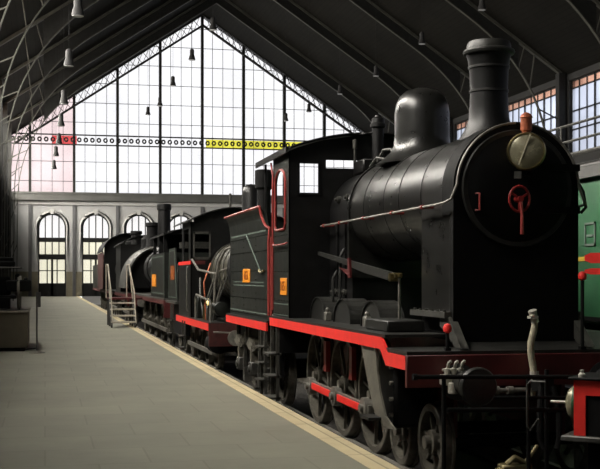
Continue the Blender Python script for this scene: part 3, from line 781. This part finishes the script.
# ------------------------------------------------------------------ second locomotive
def loco_two():
    L = thing('steam_locomotive', (A, 27.4, ZR), 'smaller black locomotive with brassy boiler and cream pipes just behind the green tender', 'locomotive')
    CZ, R = 1.78, .72
    b = MB().lathe((A,0,CZ), [(R,24.95),(R,28.2)], 'y', 40).build('boiler', K['olive'], L)
    for y in (25.4,26.0,26.6,27.2,27.8): MB().lathe((A,0,CZ), [(R-.02,y-.04),(R+.02,y-.04),(R+.02,y+.04),(R-.02,y+.04)], 'y', 40).build('boiler_band', K['iron'], b)
    MB().lathe((A,0,CZ), [(.1,24.28),(.5,24.31),(R+.03,24.38),(R+.04,25.2)], 'y', 40).build('smokebox', K['dull'], L)
    MB().lathe((A,24.78,0), [(.25,2.4),(.16,2.6),(.15,3.55),(.2,3.6),(.2,3.98),(.16,4.0)], 'z', 24).build('chimney', K['dull'], L)
    MB().lathe((A,26.4,0), [(.34,2.4),(.25,2.56),(.21,2.75),(.21,3.58),(.185,3.71),(.12,3.79),(0,3.82)], 'z', 28).build('steam_dome', K['black'], L)
    x0 = 3.54; x1 = 2*A-x0
    # cab
    m = MB()
    c = [(x0,.62),(3.62,.62),(3.62,2.05),(4.0,2.05),(4.0,2.75),(3.62,2.75),(3.62,3.05),(x0,3.05)]
    roof = lambda x: 3.02+.36*(1-((x-A)/(A-x0+.1))**2)
    m.box(x0,3.62,28.2,28.23,.62,3.0)
    m.box(3.62,4.02,28.2,28.23,.62,2.1); m.prism([(3.62,2.72),(4.02,2.72),(4.02,roof(4.02)-.03),(3.62,roof(3.62)-.03)],'y',28.2,28.23)
    n = 14
    for k in range(n):
        a = 4.02+(x1-4.02)*k/n; e = 4.02+(x1-4.02)*(k+1)/n
        m.prism([(a,.62),(e,.62),(e,roof(e)-.03),(a,roof(a)-.03)],'y',28.2,28.23)
    cf = m.build('cab_front', K['black'], L, smooth=False, weld=True)
    MB().box(3.60,3.64,28.17,28.2,2.06,2.76).box(4.0,4.04,28.17,28.2,2.06,2.76).box(3.6,4.04,28.17,28.2,2.06,2.12).box(3.6,4.04,28.17,28.2,2.70,2.76).build('look_out_frame', K['iron'], cf)
    for s in (-1, 1):
        xa, xb = (x0, x0+.03) if s < 0 else (x1-.03, x1)
        so = MB().box(xa,xb,28.2,30.75,.62,2.0).box(xa,xb,28.2,28.6,2.0,3.05).box(xa,xb,29.7,30.0,2.0,3.05).box(xa,xb,28.6,29.7,2.85,3.05).build('cab_side', K['black'], L)
        if s < 0: MB().box(xa-.012,xa,28.18,30.75,1.94,2.03).build('red_band', K['red'], so)
    MB().box(x0,3.9,28.17,28.19,1.94,2.03).build('red_band', K['darkred'], cf)
    xs = [x0-.1+(x1-x0+.2)*k/20 for k in range(21)]
    T = [(x, roof(x)) for x in xs]; MB().strip(T, [(x,z-.035) for x,z in T], 'y', 28.0, 31.2).build('cab_roof', K['plate'], L, weld=True)
    MB().cyl((4.6,28.6,3.3),(4.6,28.6,3.75), .03).build('whistle', K['iron'], L)
    MB().box(3.5,2*A-3.5,24.75,31.0,.585,.62).build('running_plate', K['plate'], L)
    for s in (-1, 1):
        x = 3.5 if s < 0 else 2*A-3.5
        MB().box(x-.012,x+.02,24.75,31.0,.44,.60).build('valance', K['red'], L)
    MB().box(3.5,2*A-3.5,24.68,24.75,.10,.60).build('buffer_beam', K['brownred'], L)
    MB().tube([(3.6,24.62,.42),(3.6,24.55,.42),(4.3,24.55,.38),(4.4,24.6,.38)], .02).build('beam_rail', K['steel'], L)
    MB().tube([(3.56,27.4,.62),(3.56,27.4,1.12),(3.56,27.25,1.2),(3.56,25.0,1.1),(3.56,24.85,1.0),(3.56,24.85,.62)], .026).build('guard_rail', K['steel'], L)
    MB().tube([(3.56,28.1,2.06),(3.6,27.2,1.80),(3.8,25.9,1.70),(4.0,25.2,1.82)], .028).build('injector_pipe', K['steel'], L)
    MB().tube([(4.15,25.0,2.30),(3.95,25.2,2.25),(3.84,25.5,1.95),(3.78,25.7,1.45),(3.76,25.7,.8)], .03).build('feed_pipe', K['steel'], L)
    MB().tube([(3.7,27.6,1.6),(3.66,27.3,1.2),(3.7,27.0,.7)], .028).build('drain_pipe', K['iron'], L)
    MB().tube([(3.66,26.3,.62),(3.62,26.35,1.5),(3.8,26.5,1.95)], .02).build('feed_pipe', K['copper'], L)
    MB().lathe((3.86,0,.9), [(.05,25.2),(.16,25.22),(.16,26.0),(.05,26.02)], 'y', 16).build('air_pump', K['green'], L)
    MB().lathe((3.8,26.8,.62), [(.15,0),(.15,.3),(.1,.42),(.05,.5)], 'z', 14).build('lubricator', K['brass'], L)
    MB().box(A-.6,A+.6,24.8,30.9,-.05,.58).build('frame', K['dull'], L)
    wheelset(L, 'driving_wheel', .46, [26.0, 27.5, 29.0, 30.3], 3.92, K['tyre'], 9)
    MB().bar((3.76,25.9,-.12),(3.76,30.4,-.12),.05,.1).build('coupling_rod', K['steel'], L)
    MB().lathe((3.78,0,.15), [(.2,25.0),(.24,25.02),(.24,25.6),(.2,25.62)], 'y', 18).build('cylinder', K['dull'], L)
    for k, (ya, za) in enumerate(((25.3,1.2),(25.9,1.05),(26.6,1.3),(27.4,1.1))):
        MB().tube([(4.05,ya,1.75),(3.86,ya+.1,za),(3.74,ya+.2,.85),(3.72,ya+.25,.62)], .02, 6).build('sand_pipe', K['steel' if k % 2 else 'iron'], L)
    MB().box(3.62,3.95,27.5,28.1,.62,1.15).build('tool_box', K['green'], L, bevel=.02)
    MB().box(3.66,3.9,26.2,26.5,.62,.95).build('oil_box', K['iron'], L, bevel=.02)
    for yy in (26.0,27.5,29.0): MB().box(3.72,3.84,yy-.35,yy+.35,.30,.36).box(3.74,3.82,yy-.05,yy+.05,.1,.44).build('leaf_spring', K['tyre'], L)
    MB().tube([(3.50,28.35,.75),(3.46,28.35,.8),(3.46,28.35,1.85),(3.50,28.35,1.9)], .016, 6).build('grab_rail', K['steel'], L)
    ss = MB()
    for yy in (28.9,29.4): ss.box(3.46,3.5,yy-.02,yy+.02,-.2,.5)
    for zz in (-.2,.1): ss.box(3.36,3.52,28.88,29.42,zz,zz+.03)
    ss.build('footstep', K['iron'], L)
    for x in (4.02, 2*A-4.02): MB().lathe((x,0,.3), [(.17,24.25),(.17,24.29),(.06,24.31),(.09,24.68)], 'y', 18).build('buffer', K['steel'], L)
    return L
loco_two()

def small_tender():
    T = thing('tender', (A, 32.5, ZR), 'small grey-black tender with tapered coal boards behind the brassy locomotive', 'tender')
    x0, x1 = 3.56, 2*A-3.56
    tk = MB().prism([(31.35,.95),(33.7,.95),(33.4,2.45),(31.9,2.45)], 'x', x0, x0+.04).prism([(31.35,.95),(33.7,.95),(33.4,2.45),(31.9,2.45)], 'x', x1-.04, x1).box(x0,x1,33.3,33.4,.95,2.3).box(x0+.04,x1-.04,31.5,33.3,.95,2.0).build('tank', K['green'], T, smooth=False)
    l_ = MB()
    for a, b in (((31.5,1.05),(33.55,1.05)),((33.55,1.05),(33.3,2.38)),((33.3,2.38),(31.95,2.38)),((31.95,2.38),(31.5,1.05))):
        l_.bar((x0-.005,a[0],a[1]),(x0-.005,b[0],b[1]),.012,.025)
    l_.build('lining', K['line'], tk)
    MB().box(x0-.015,x0,32.0,32.9,1.55,1.95).build('number_plate', K['gold'], T)
    for k, yy in enumerate((31.9,32.15,32.4)): MB().box(3.75,2*A-3.75,yy,yy+.06,2.45+.0*k,2.62).build('coal_board', K['iron'], T)
    MB().box(3.5,2*A-3.5,31.25,33.85,.88,.95).build('footplate', K['iron'], T)
    MB().box(A-1,A+1,31.3,33.8,.0,.88).build('frame', K['dull'], T)
    wheelset(T, 'wheel', .45, [31.9, 33.2], 3.92, K['tyre'], 9, weight=False)
    st = MB()
    for yy in (31.4,31.8): st.box(3.42,3.46,yy-.02,yy+.02,-.3,.88)
    for zz in (-.3,.05,.4): st.box(3.32,3.5,31.38,31.82,zz,zz+.03)
    st.build('footstep', K['iron'], T)
small_tender()

def loco_three():
    L = thing('steam_locomotive', (A, 40.5, ZR), 'black tank locomotive with plain stovepipe chimney and orange plate beside the wooden steps', 'locomotive')
    x0, x1 = 3.54, 2*A-3.54
    m = MB().box(x0,x1,34.6,39.0,.98,2.38)
    tk = m.build('side_tank', K['green'], L)
    l_ = MB().box(x0-.006,x0,34.8,38.8,1.1,1.13).box(x0-.006,x0,34.8,38.8,2.26,2.29).box(x0-.006,x0,34.8,34.83,1.1,2.29).box(x0-.006,x0,38.77,38.8,1.1,2.29).build('lining', K['line'], tk)
    MB().box(x0-.02,x0,37.2,38.5,1.32,1.72).build('number_plate', K['orange'], tk)
    # open cab
    cp = MB()
    for yy in (34.9, 38.2):
        for x in (x0+.06, x1-.06): MB().box(x-.05,x+.05,yy-.05,yy+.05,2.38,3.0).build('cab_post', K['dull'], L)
    MB().box(x0+.02,x1-.02,36.4,36.5,2.38,3.0).build('cab_bulkhead', K['dull'], L)
    xs = [x0-.05+(x1-x0+.1)*k/16 for k in range(17)]
    T = [(x, 2.96+.2*(1-((x-A)/1.25)**2)) for x in xs]; MB().strip(T, [(x,z-.06) for x,z in T], 'y', 34.3, 39.0).build('cab_roof', K['dull'], L, weld=True)
    MB().lathe((A,0,2.0), [(.72,39.0),(.72,46.9)], 'y', 32).build('boiler', K['black'], L)
    MB().lathe((A,0,2.0), [(.76,45.9),(.76,47.2),(.5,47.26)], 'y', 32).build('smokebox', K['dull'], L)
    MB().lathe((A,46.4,0), [(.4,2.7),(.27,2.85),(.25,4.35),(.29,4.38),(.29,4.6),(.25,4.62)], 'z', 24).build('chimney', K['smokebox'], L)
    MB().lathe((A,43,0), [(.42,2.6),(.36,2.8),(.36,3.2),(.2,3.38),(0,3.42)], 'z', 24).build('steam_dome', K['black'], L)
    MB().box(3.5,2*A-3.5,34.4,47.4,.92,.98).build('running_plate', K['iron'], L)
    MB().box(3.49,3.51,34.4,47.4,.80,.92).build('valance', K['darkred'], L)
    MB().box(A-.6,A+.6,34.6,47,.0,.92).build('frame', K['dull'], L)
    wheelset(L, 'driving_wheel', .6, [36, 38.3, 40.6, 42.9, 45.2], 3.92, K['tyre'], 10)
    MB().bar((3.76,35.9,-.05),(3.76,45.3,-.05),.05,.12).build('coupling_rod', K['steel'], L)
    MB().box(3.5,2*A-3.5,34.3,34.4,.4,.92).build('buffer_beam', K['darkred'], L)
    for x in (4.02, 2*A-4.02): MB().lathe((x,0,.55), [(.17,33.95),(.17,34.0),(.08,34.02),(.09,34.3)], 'y', 16).build('buffer', K['steel'], L)
loco_three()

def loco_four():
    L = thing('steam_locomotive', (A, 54.0, ZR), 'black locomotive with pale grey arched boiler casing seen behind the wooden steps', 'locomotive')
    P = arc2(A, 1.15, 1.32, 0, 180, 24, 1.85); Q = arc2(A, 1.15, 1.16, 0, 180, 24, 1.68)
    MB().strip(P, Q, 'y', 50.2, 54.5).build('boiler_casing', K['silver'], L, weld=True)
    MB().prism(Q, 'y', 50.5, 54.4).build('smokebox', K['dull'], L)
    MB().lathe((A,0,1.7), [(.5,50.3),(.48,50.2),(.2,50.14),(0,50.13)], 'y', 28).build('smokebox_door', K['dull'], L)
    MB().lathe((A,51.6,0), [(.4,2.9),(.28,3.05),(.26,3.9),(.32,3.95),(.3,4.1)], 'z', 22).build('chimney', K['dull'], L)
    MB().lathe((A,53.4,0), [(.45,2.85),(.36,3.05),(.36,3.4),(.2,3.6),(0,3.65)], 'z', 22).build('steam_dome', K['dull'], L)
    MB().box(3.5,3.54,54.5,58,.95,3.2).box(2*A-3.54,2*A-3.5,54.5,58,.95,3.2).box(3.54,2*A-3.54,54.5,54.55,.95,3.2).build('cab', K['black'], L)
    xs = [3.42+(2*A-6.84)*k/16 for k in range(17)]
    T = [(x, 3.2+.45*(1-((x-A)/1.32)**2)) for x in xs]; MB().strip(T, [(x,z-.06) for x,z in T], 'y', 54.2, 58.4).build('cab_roof', K['dull'], L, weld=True)
    MB().box(3.45,2*A-3.45,49.3,58.2,.88,.95).build('running_plate', K['plate'], L)
    MB().box(3.44,3.46,49.3,58.2,.76,.88).build('valance', K['darkred'], L)
    MB().box(3.45,2*A-3.45,49.2,49.3,.4,.95).build('buffer_beam', K['darkred'], L)
    MB().box(A-.6,A+.6,49.5,58,.0,.88).build('frame', K['dull'], L)
    wheelset(L, 'driving_wheel', .62, [50.8, 52.6, 54.4, 56.2], 3.92, K['tyre'], 10)
    MB().bar((3.76,50.7,0),(3.76,56.3,0),.05,.12).build('coupling_rod', K['steel'], L)
    for x in (4.02, 2*A-4.02): MB().lathe((x,0,.55), [(.2,48.7),(.2,48.76),(.08,48.8),(.1,49.2)], 'y', 16).build('buffer', K['steel'], L)
loco_four()

def loco_five():
    L = thing('steam_locomotive', (A, 72.0, ZR), 'farthest dark locomotive with rounded cab roof near the arched windows', 'locomotive')
    x0, x1 = 3.25, 2*A-3.25
    R = lambda x: 3.05+1.15*sqrt(max(0, 1-((x-A)/(A-x0+.05))**2))
    xs = [x0-.04+(x1-x0+.08)*k/24 for k in range(25)]
    T = [(x, R(x)) for x in xs]; MB().strip(T, [(x,z-.08) for x,z in T], 'y', 66.0, 73.0).build('cab_roof', K['dull'], L, weld=True)
    poly = [(x, R(x)-.05) for x in xs[1:-1]]
    MB().prism([(x0,.95)] + poly + [(x1,.95)], 'y', 66.3, 66.4).build('cab_front', K['dull'], L)
    MB().box(x0,x0+.05,66.3,72.8,.95,3.1).box(x1-.05,x1,66.3,72.8,.95,3.1).build('cab_side', K['brownred'], L)
    MB().lathe((A,0,2.1), [(.8,60.6),(.8,66.3)], 'y', 28).build('boiler', K['black'], L)
    MB().lathe((A,0,2.1), [(.5,60.0),(.84,60.05),(.84,61.4)], 'y', 28).build('smokebox', K['dull'], L)
    MB().lathe((A,60.9,0), [(.4,2.8),(.27,3.0),(.25,3.9),(.32,3.95),(.3,4.1)], 'z', 20).build('chimney', K['dull'], L)
    MB().lathe((A,63.5,0), [(.45,2.8),(.4,3.0),(.4,3.6),(.2,3.8),(0,3.83)], 'z', 20).build('steam_dome', K['dull'], L)
    MB().box(3.4,2*A-3.4,59.7,84,.88,.95).build('running_plate', K['plate'], L)
    MB().box(3.39,3.41,59.7,84,.76,.88).build('valance', K['darkred'], L)
    MB().box(A-.6,A+.6,59.8,84,.0,.88).build('frame', K['dull'], L)
    MB().box(3.4,2*A-3.4,74.0,84,.95,2.5).build('tender_tank', K['green'], L)
    wheelset(L, 'driving_wheel', .6, [61.5, 63.4, 65.3, 67.2, 76, 78.5, 81], 3.92, K['tyre'], 10)
    MB().bar((3.76,61.4,0),(3.76,67.3,0),.05,.12).build('coupling_rod', K['steel'], L)
    MB().lathe((3.9,0,1.25), [(.1,60.2),(.22,60.3),(.22,61.2),(.1,61.3)], 'y', 14).build('air_pump', K['iron'], L)
    for x in (4.02, 2*A-4.02): MB().lathe((x,0,.55), [(.2,59.2),(.2,59.26),(.08,59.3),(.1,59.7)], 'y', 16).build('buffer', K['steel'], L)
loco_five()

# ------------------------------------------------------------------ green coach on the next track
def coach():
    x0, x1, y0, y1 = 7.45, 10.45, 8.9, 25.5
    Cc = thing('railway_coach', ((x0+x1)/2, 17.2, ZR), 'green railway coach with yellow stripe standing to the right of the big locomotive', 'railway coach')
    bd = MB().box(x0,x1,y0,y1,.95,3.04).build('body', K['coach'], Cc, bevel=.02)
    MB().box(x0-.012,x0,y0+.02,y1-.02,1.84,1.90).build('stripe', K['yellow'], bd)
    MB().box(x0-.03,x0,y0+.02,y1-.02,1.0,1.06).build('sole_bar', K['dull'], bd)
    lv = MB()
    for yy in (14.62,): lv.box(x0-.02,x0,yy-.16,yy-.13,2.05,2.38).box(x0-.02,x0,yy+.13,yy+.16,2.05,2.38).box(x0-.02,x0,yy-.16,yy+.16,2.35,2.38).box(x0-.02,x0,yy-.10,yy+.10,2.18,2.21).box(x0-.02,x0,yy-.16,yy+.16,2.05,2.08)
    lv.build('panel_frame', K['line'], bd)
    xs = [x0-.06+(x1-x0+.12)*k/16 for k in range(17)]
    T = [(x, 3.10+.4*(1-((x-8.95)/1.56)**2)) for x in xs]
    rf = MB().strip(T, [(x,z-.05) for x,z in T], 'y', y0-.05, y1+.05).build('roof', K['grey'], Cc, weld=True)
    MB().box(x0-.09,x0+.0,y0-.05,y1+.05,3.0,3.15).build('gutter', K['grey'], rf)
    rl = MB()
    for zz in (3.62, 3.86): rl.tube([(x0+.12,10.5,zz),(x0+.12,24,zz)], .02, 6)
    for yy in (11,12.6,14.2,15.8,17.4,19): rl.tube([(x0+.12,yy,3.26),(x0+.12,yy,3.88)], .018, 6)
    rl.build('roof_rail', K['iron'], Cc)
    MB().box(x0+.2,x0+.75,13.3,14.5,3.35,3.72).build('roof_tank', K['grey'], Cc, bevel=.02)
    MB().tube([(x0+.25,12,3.45),(x0+.25,18,3.45),(x0+.6,19.5,3.5)], .03, 6).build('roof_pipe', K['iron'], Cc)
    for yy in (11.2, 22.8):
        MB().box(x0+.35,x1-.35,yy-1.4,yy+1.4,-.05,.5).build('bogie', K['dull'], Cc)
    for yy in (10.2, 12.2, 21.8, 23.8):
        for sx in (-1, 1):
            o = wheel_mesh(.46, sx, 9, weight=False).build('wheel', K['tyre'], Cc, org=(0,0,0)); o.location = Vector((8.95+sx*.82,yy,ZR+.46)) - Vector(root_loc(Cc))
    MB().box(x0+.2,x1-.2,y0+.1,y1-.1,.5,.95).build('underframe', K['dull'], Cc)
    return Cc
coach()

# red signal arms of a post in front of the coach
def at(px, py, Z):
    u = (px-300)/F
    return (Z*(u*.9757+.2190), Z*(.9757-u*.2190), 1.6+(278-py)*Z/F)
x, y, z = at(596, 261, 11.0)
r = thing('signal_post', (x+.12, y, ZT), 'black post with two red arms at the right edge before the green coach', 'signal')
MB().cyl((x+.12,y,ZT),(x+.12,y,z+.18), .03).cyl((x+.12,y,ZT),(x+.12,y,ZT+.05), .12).build('post', K['dull'], r)
for zz, h in ((z+.03,.05),(z-.10,.03)):
    MB().prism([(x-.09,zz-h*.5),(x-.03,zz-h),(x+.25,zz-h),(x+.25,zz+h),(x-.03,zz+h),(x-.09,zz+h*.5)], 'y', y-.05, y-.03).build('arm', K['red'], r, smooth=False)
r.rotation_euler = (0,0,-radians(35))

# barrier of black pipes in front of the locomotive
def barrier():
    Z = 10.5
    gx0, yB, zt = at(445, 377, Z)
    yb = 9.70
    B = thing('pipe_barrier', (4.6, yb, ZT), 'black pipe barrier standing on the track before the big locomotive', 'barrier')
    X = lambda px: (lambda u: yb*(u*.9757+.2190)/(.9757-u*.2190))((px-300)/F)
    Zz = lambda px, py: 1.6+(278-py)*(yb/(.9757-(px-300)/F*.2190))/F
    MB().cyl((X(417),yb,Zz(417,377)),(X(640),yb,Zz(640,377)), .020).lathe((X(417)-.02,yb,Zz(417,377)), [(.03,-.02),(.03,.02)], 'x', 10).build('rail', K['dull'], B)
    MB().cyl((X(447),yb,Zz(447,410)),(X(640),yb,Zz(640,410)), .022).build('rail', K['dull'], B)
    MB().cyl((X(492),yb-.03,Zz(492,397)),(X(640),yb-.03,Zz(640,397)), .014).build('rail', K['dull'], B)
    for px in (445, 530, 548): MB().cyl((X(px),yb+.03,ZT),(X(px),yb+.03,Zz(px, 376 if px < 540 else 370)), .020).cyl((X(px),yb+.03,ZT),(X(px),yb+.03,ZT+.02), .08).build('post', K['dull'], B)
barrier()

# red framed box with round lamp at the right edge
def red_box():
    Z = 9.3
    x0, y, zt = at(576, 384, Z); _, _, zb = at(576, 442, Z); x1 = x0 + .62
    Rr = thing('red_cabinet', (x0+.3, y+.25, ZT), 'red framed dark cabinet with round lamp on its side at lower right', 'cabinet')
    y1 = y + .5
    fr = MB()
    for yy in (y, y1-.05):
        fr.box(x0,x0+.10,yy,yy+.05,zb,zt).box(x1-.10,x1,yy,yy+.05,zb,zt).box(x0+.1,x1-.1,yy,yy+.05,zt-.13,zt)
    fr.box(x0,x0+.05,y,y1,zt-.13,zt).box(x0,x0+.04,y+.05,y1-.05,zb,zt-.13)
    fr.build('frame', K['red'], Rr, weld=False)
    MB().box(x0+.09,x1-.09,y+.02,y1-.02,zb,zt-.12).build('panel', K['dull'], Rr)
    lid = MB().box(x0-.04,x1+.04,y-.04,y1+.04,zt,zt+.025).build('lid', K['dull'], Rr, bevel=.008)
    MB().lathe((x0+.07,y+.0,zt+.03), [(.03,-.01),(.03,.02),(.015,.035),(.018,.055),(0,.06)], 'z', 12).build('knob', K['bright'], lid)
    MB().box(x0-.10,x1+.05,y-.05,y1+.05,zb-.05,zb).build('base_plate', K['iron'], Rr, bevel=.01)
    MB().box(x0+.1,x1-.1,y+.08,y1-.08,ZT,zb-.04).build('pedestal', K['dull'], Rr)
    lc = (x0, y+.2, (zt+zb)/2+.02)
    lp = MB().lathe(lc, [(.155,.02),(.16,-.02),(.155,-.05),(.12,-.09),(.06,-.115),(.0,-.12)], 'x', 28).build('round_lamp', K['lens'], Rr)
    MB().lathe((x0,y+.2,lc[2]), [(.155,.0),(.175,.0),(.175,-.03),(.155,-.03)], 'x', 28).build('rim', K['coach'], lp)
    MB().cyl((x0-.26,y+.2,lc[2]),(x0-.10,y+.2,lc[2]), .012).build('spindle', K['bright'], lp)
    zz0, zz1 = zb+.02, zt-.03
    Rr.rotation_euler = (0,0,-radians(42)); Rr.location.x += .25; Rr.location.y += .1
    MB().tube([(x0,y+.1,zz1),(x0-.13,y+.1,zz1),(x0-.16,y+.1,zz1-.03),(x0-.16,y+.1,zz0+.03),(x0-.13,y+.1,zz0),(x0-.06,y+.1,zz0+.1)], .010, 6).build('guard_loop', K['iron'], Rr)
red_box()

# ------------------------------------------------------------------ things on the platform
def steps():
    S = thing('platform_steps', (2.45, 38.0, 0), 'wooden access steps with thin white handrails standing at the platform edge', 'steps')
    x0, x1 = 2.07, 2.86; y0 = 36.9
    for k in range(4):
        z = .2+.2*k
        MB().box(x0,x1,y0+.28*k,y0+.30+.28*k,z-.05,z).build('tread', K['cream'], S)
    MB().box(x0-.02,x1+.3,y0+1.12,y0+2.3,.88,.95).build('landing', K['darkred'], S)
    for x in (x0+.02, x1-.02):
        st = MB().bar((x,y0-.02,.05),(x,y0+1.15,.88),.05,.12); st.box(x-.03,x+.03,y0,y0+.06,0,.16)
        st.build('stringer', K['grey'], S)
        for yy in (y0+1.2, y0+2.2): MB().box(x-.03,x+.03,yy-.03,yy+.03,0,.9).build('leg', K['grey'], S)
    for x, dx in ((x0+.02,-.06), (x1-.02,-.12)):
        MB().tube([(x+.03,y0+.06,.12),(x,y0+.5,1.2),(x+dx,y0+1.1,2.05),(x+dx,y0+2.2,2.05),(x+dx,y0+2.2,.92)], .022, 8).tube([(x+dx*.9,y0+1.1,2.0),(x,y0+1.1,.9)], .02, 8).build('handrail', K['cream'], S)
steps()

def plinth_and_car():
    x0, x1, y0, y1 = -2.3, -.37, 25.5, 28.6
    P = thing('display_plinth', (-1.3, 27, 0), 'beige display plinth at the left edge under the old rail trolley', 'plinth')
    MB().box(x0,x1,y0,y1,.08,.84).build('body', K['plinth'], P, bevel=.01)
    MB().box(x0-.03,x1+.03,y0-.03,y1+.03,.84,.88).build('top', K['wood'], P, bevel=.01)
    MB().box(x0+.06,x1-.06,y0+.06,y1-.06,0,.08).build('kick_base', K['dull'], P)
    V = thing('rail_trolley', (-1.2, 27, .88), 'dark old rail inspection trolley with spoked wheel standing on the beige plinth', 'trolley')
    z0 = .88
    MB().box(-2.1,-.62,25.8,28.2,z0+.26,z0+.34).box(-2.0,-.75,25.75,26.2,z0+.05,z0+.3).box(-1.9,-.8,27.5,27.9,z0+.1,z0+.26).build('chassis', K['dull'], V, bevel=.01)
    for xx in (-.58, -1.95):
        for yy in (26.35, 27.8):
            o = wheel_mesh(.36, -1, 8, w=.06, weight=False, hub=.06).build('wheel', K['tyre'], V, org=(0,0,0)); o.location = Vector((xx,yy,z0+.39)) - Vector(root_loc(V))
    MB().box(-1.25,-.75,26.2,26.7,z0+.34,z0+.75).build('engine_box', K['dull'], V, bevel=.03)
    MB().box(-.85,-.30,26.1,26.6,z0+.42,z0+.68).cyl((-.6,26.35,z0+.6),(-.6,26.35,z0+.82), .06).cyl((-.42,26.35,z0+.6),(-.42,26.35,z0+.74), .04).build('motor', K['dull'], V, bevel=.03)
    sb = MB().box(-1.4,-.65,26.3,27.0,z0+.98,z0+1.1).box(-1.4,-.7,26.9,27.05,z0+1.05,z0+1.2).build('seat', K['dull'], V, bevel=.03)
    MB().box(-1.15,-1.0,26.45,26.6,z0+.7,z0+1.0).box(-.9,-.8,26.45,26.6,z0+.7,z0+1.0).build('seat_post', K['iron'], V)
    MB().tube([(-1.7,26.2,z0+.3),(-1.7,26.2,z0+.95),(-.5,26.2,z0+.95)], .02, 6).build('handle_bar', K['iron'], V)
    x, y, z = (-.17, 24.87, 0)
    B = thing('barrier_post', (x, y, 0), 'slim metal rope stand with a small sign beside the beige plinth', 'barrier post')
    MB().lathe((x,y,0), [(.17,0),(.17,.015),(.05,.04),(.02,.06)], 'z', 20).build('base', K['steel'], B)
    MB().cyl((x,y,.03),(x,y,1.08), .018, seg=10).build('post', K['grey'], B)
    MB().box(x-.02,x+.08,y-.012,y+.012,.98,1.30).build('sign_panel', K['grey'], B, bevel=.003)
    Rp = tag(MB().tube([(x-.02,y+.02,.10),(x-.5,y+.03,.06),(x-1.3,y+.05,.06),(x-2.4,y+.05,.07)], .014, 6).build('barrier_rope', K['dull'], None, org=(x,y,.1)), 'dark low rope running left from the slim metal stand', 'rope')
plinth_and_car()

# pendant lamps hanging in three rows
def pendant():
    e = thing('pendant_lamp', (0,0,0), 'bell shaped dark pendant lamp', 'lamp', 'pendant lamps hanging from the roof')
    MB().lathe((0,0,0), [(.18,0),(.19,.01),(.18,.08),(.15,.2),(.12,.27),(.12,.52),(.10,.58),(.03,.62)], 'z', 18).build('lamp_shade', K['lamp'], e)
    MB().lathe((0,0,0), [(.165,-.01),(.165,.012)], 'z', 18).build('lens', K['lampglass'], e)
    return e
proto = pendant()
rows = []
left = [(78,16,33.0),(69,66,40.6),(64,104,49.0),(61,126,56.8),(59,144,64.0),(56,156,70.2),(54,169,77.5)]
mid = [(213,30,54.5),(192,60,62.2),(173,86,70.3),(160,106,78.0),(148,115,83.5)]
right = [(482,10,51.3),(422,44,58.8),(376,76,66.7),(340,94,73.8),(309,112,81.7),(286,121,86.5)]
ordn = ['nearest','second','third','fourth','fifth','sixth','farthest']
first_used = False
for nm, R_ in (('left',left),('middle',mid),('right',right)):
    for i, (px, py, Z) in enumerate(R_):
        x, y, z = at(px, py, Z)
        o = proto if not first_used else copy_tree(proto)
        first_used = True
        o.location = (x, y, z)
        k = 'farthest' if i == len(R_)-1 else ordn[i]
        o['label'] = '%s dark pendant lamp of the %s row hanging from the roof' % (k, nm)
        top = roof_z(x) - .1
        m = MB().cyl((x,y,z+.6),(x,y,top), .009, seg=6)
        m.build('cord', K['lamp'], o)

# part labels where a part looks different from the rest of its thing
PL = {'valance':'red edge strip','handwheel':'red handwheel','clamp_handle':'red hanging handle','headlamp':'brass headlamp','lamp_chimney':'coppery lamp chimney',
      'brake_hose':'cream brake hose','air_tap':'bright metal taps','red_knob':'red knob','number_plate':'orange number plate','red_edge':'faded red edge',
      'red_inlay':'red stripe on the rod','coupling_link':'olive yellow coupling link','buffer_beam':'red buffer beam, shade in its colour','lining':'thin pale green lining',
      'window_beading':'faded red window beading','stripe':'yellow stripe','boiler_casing':'grey arched casing'}
for o in COL.objects:
    if o.parent is not None and 'label' not in o:
        k_ = o.name.split('.')[0]
        if k_ in PL and o.parent.name.split('.')[0] != 'frame': o['label'] = PL[k_]
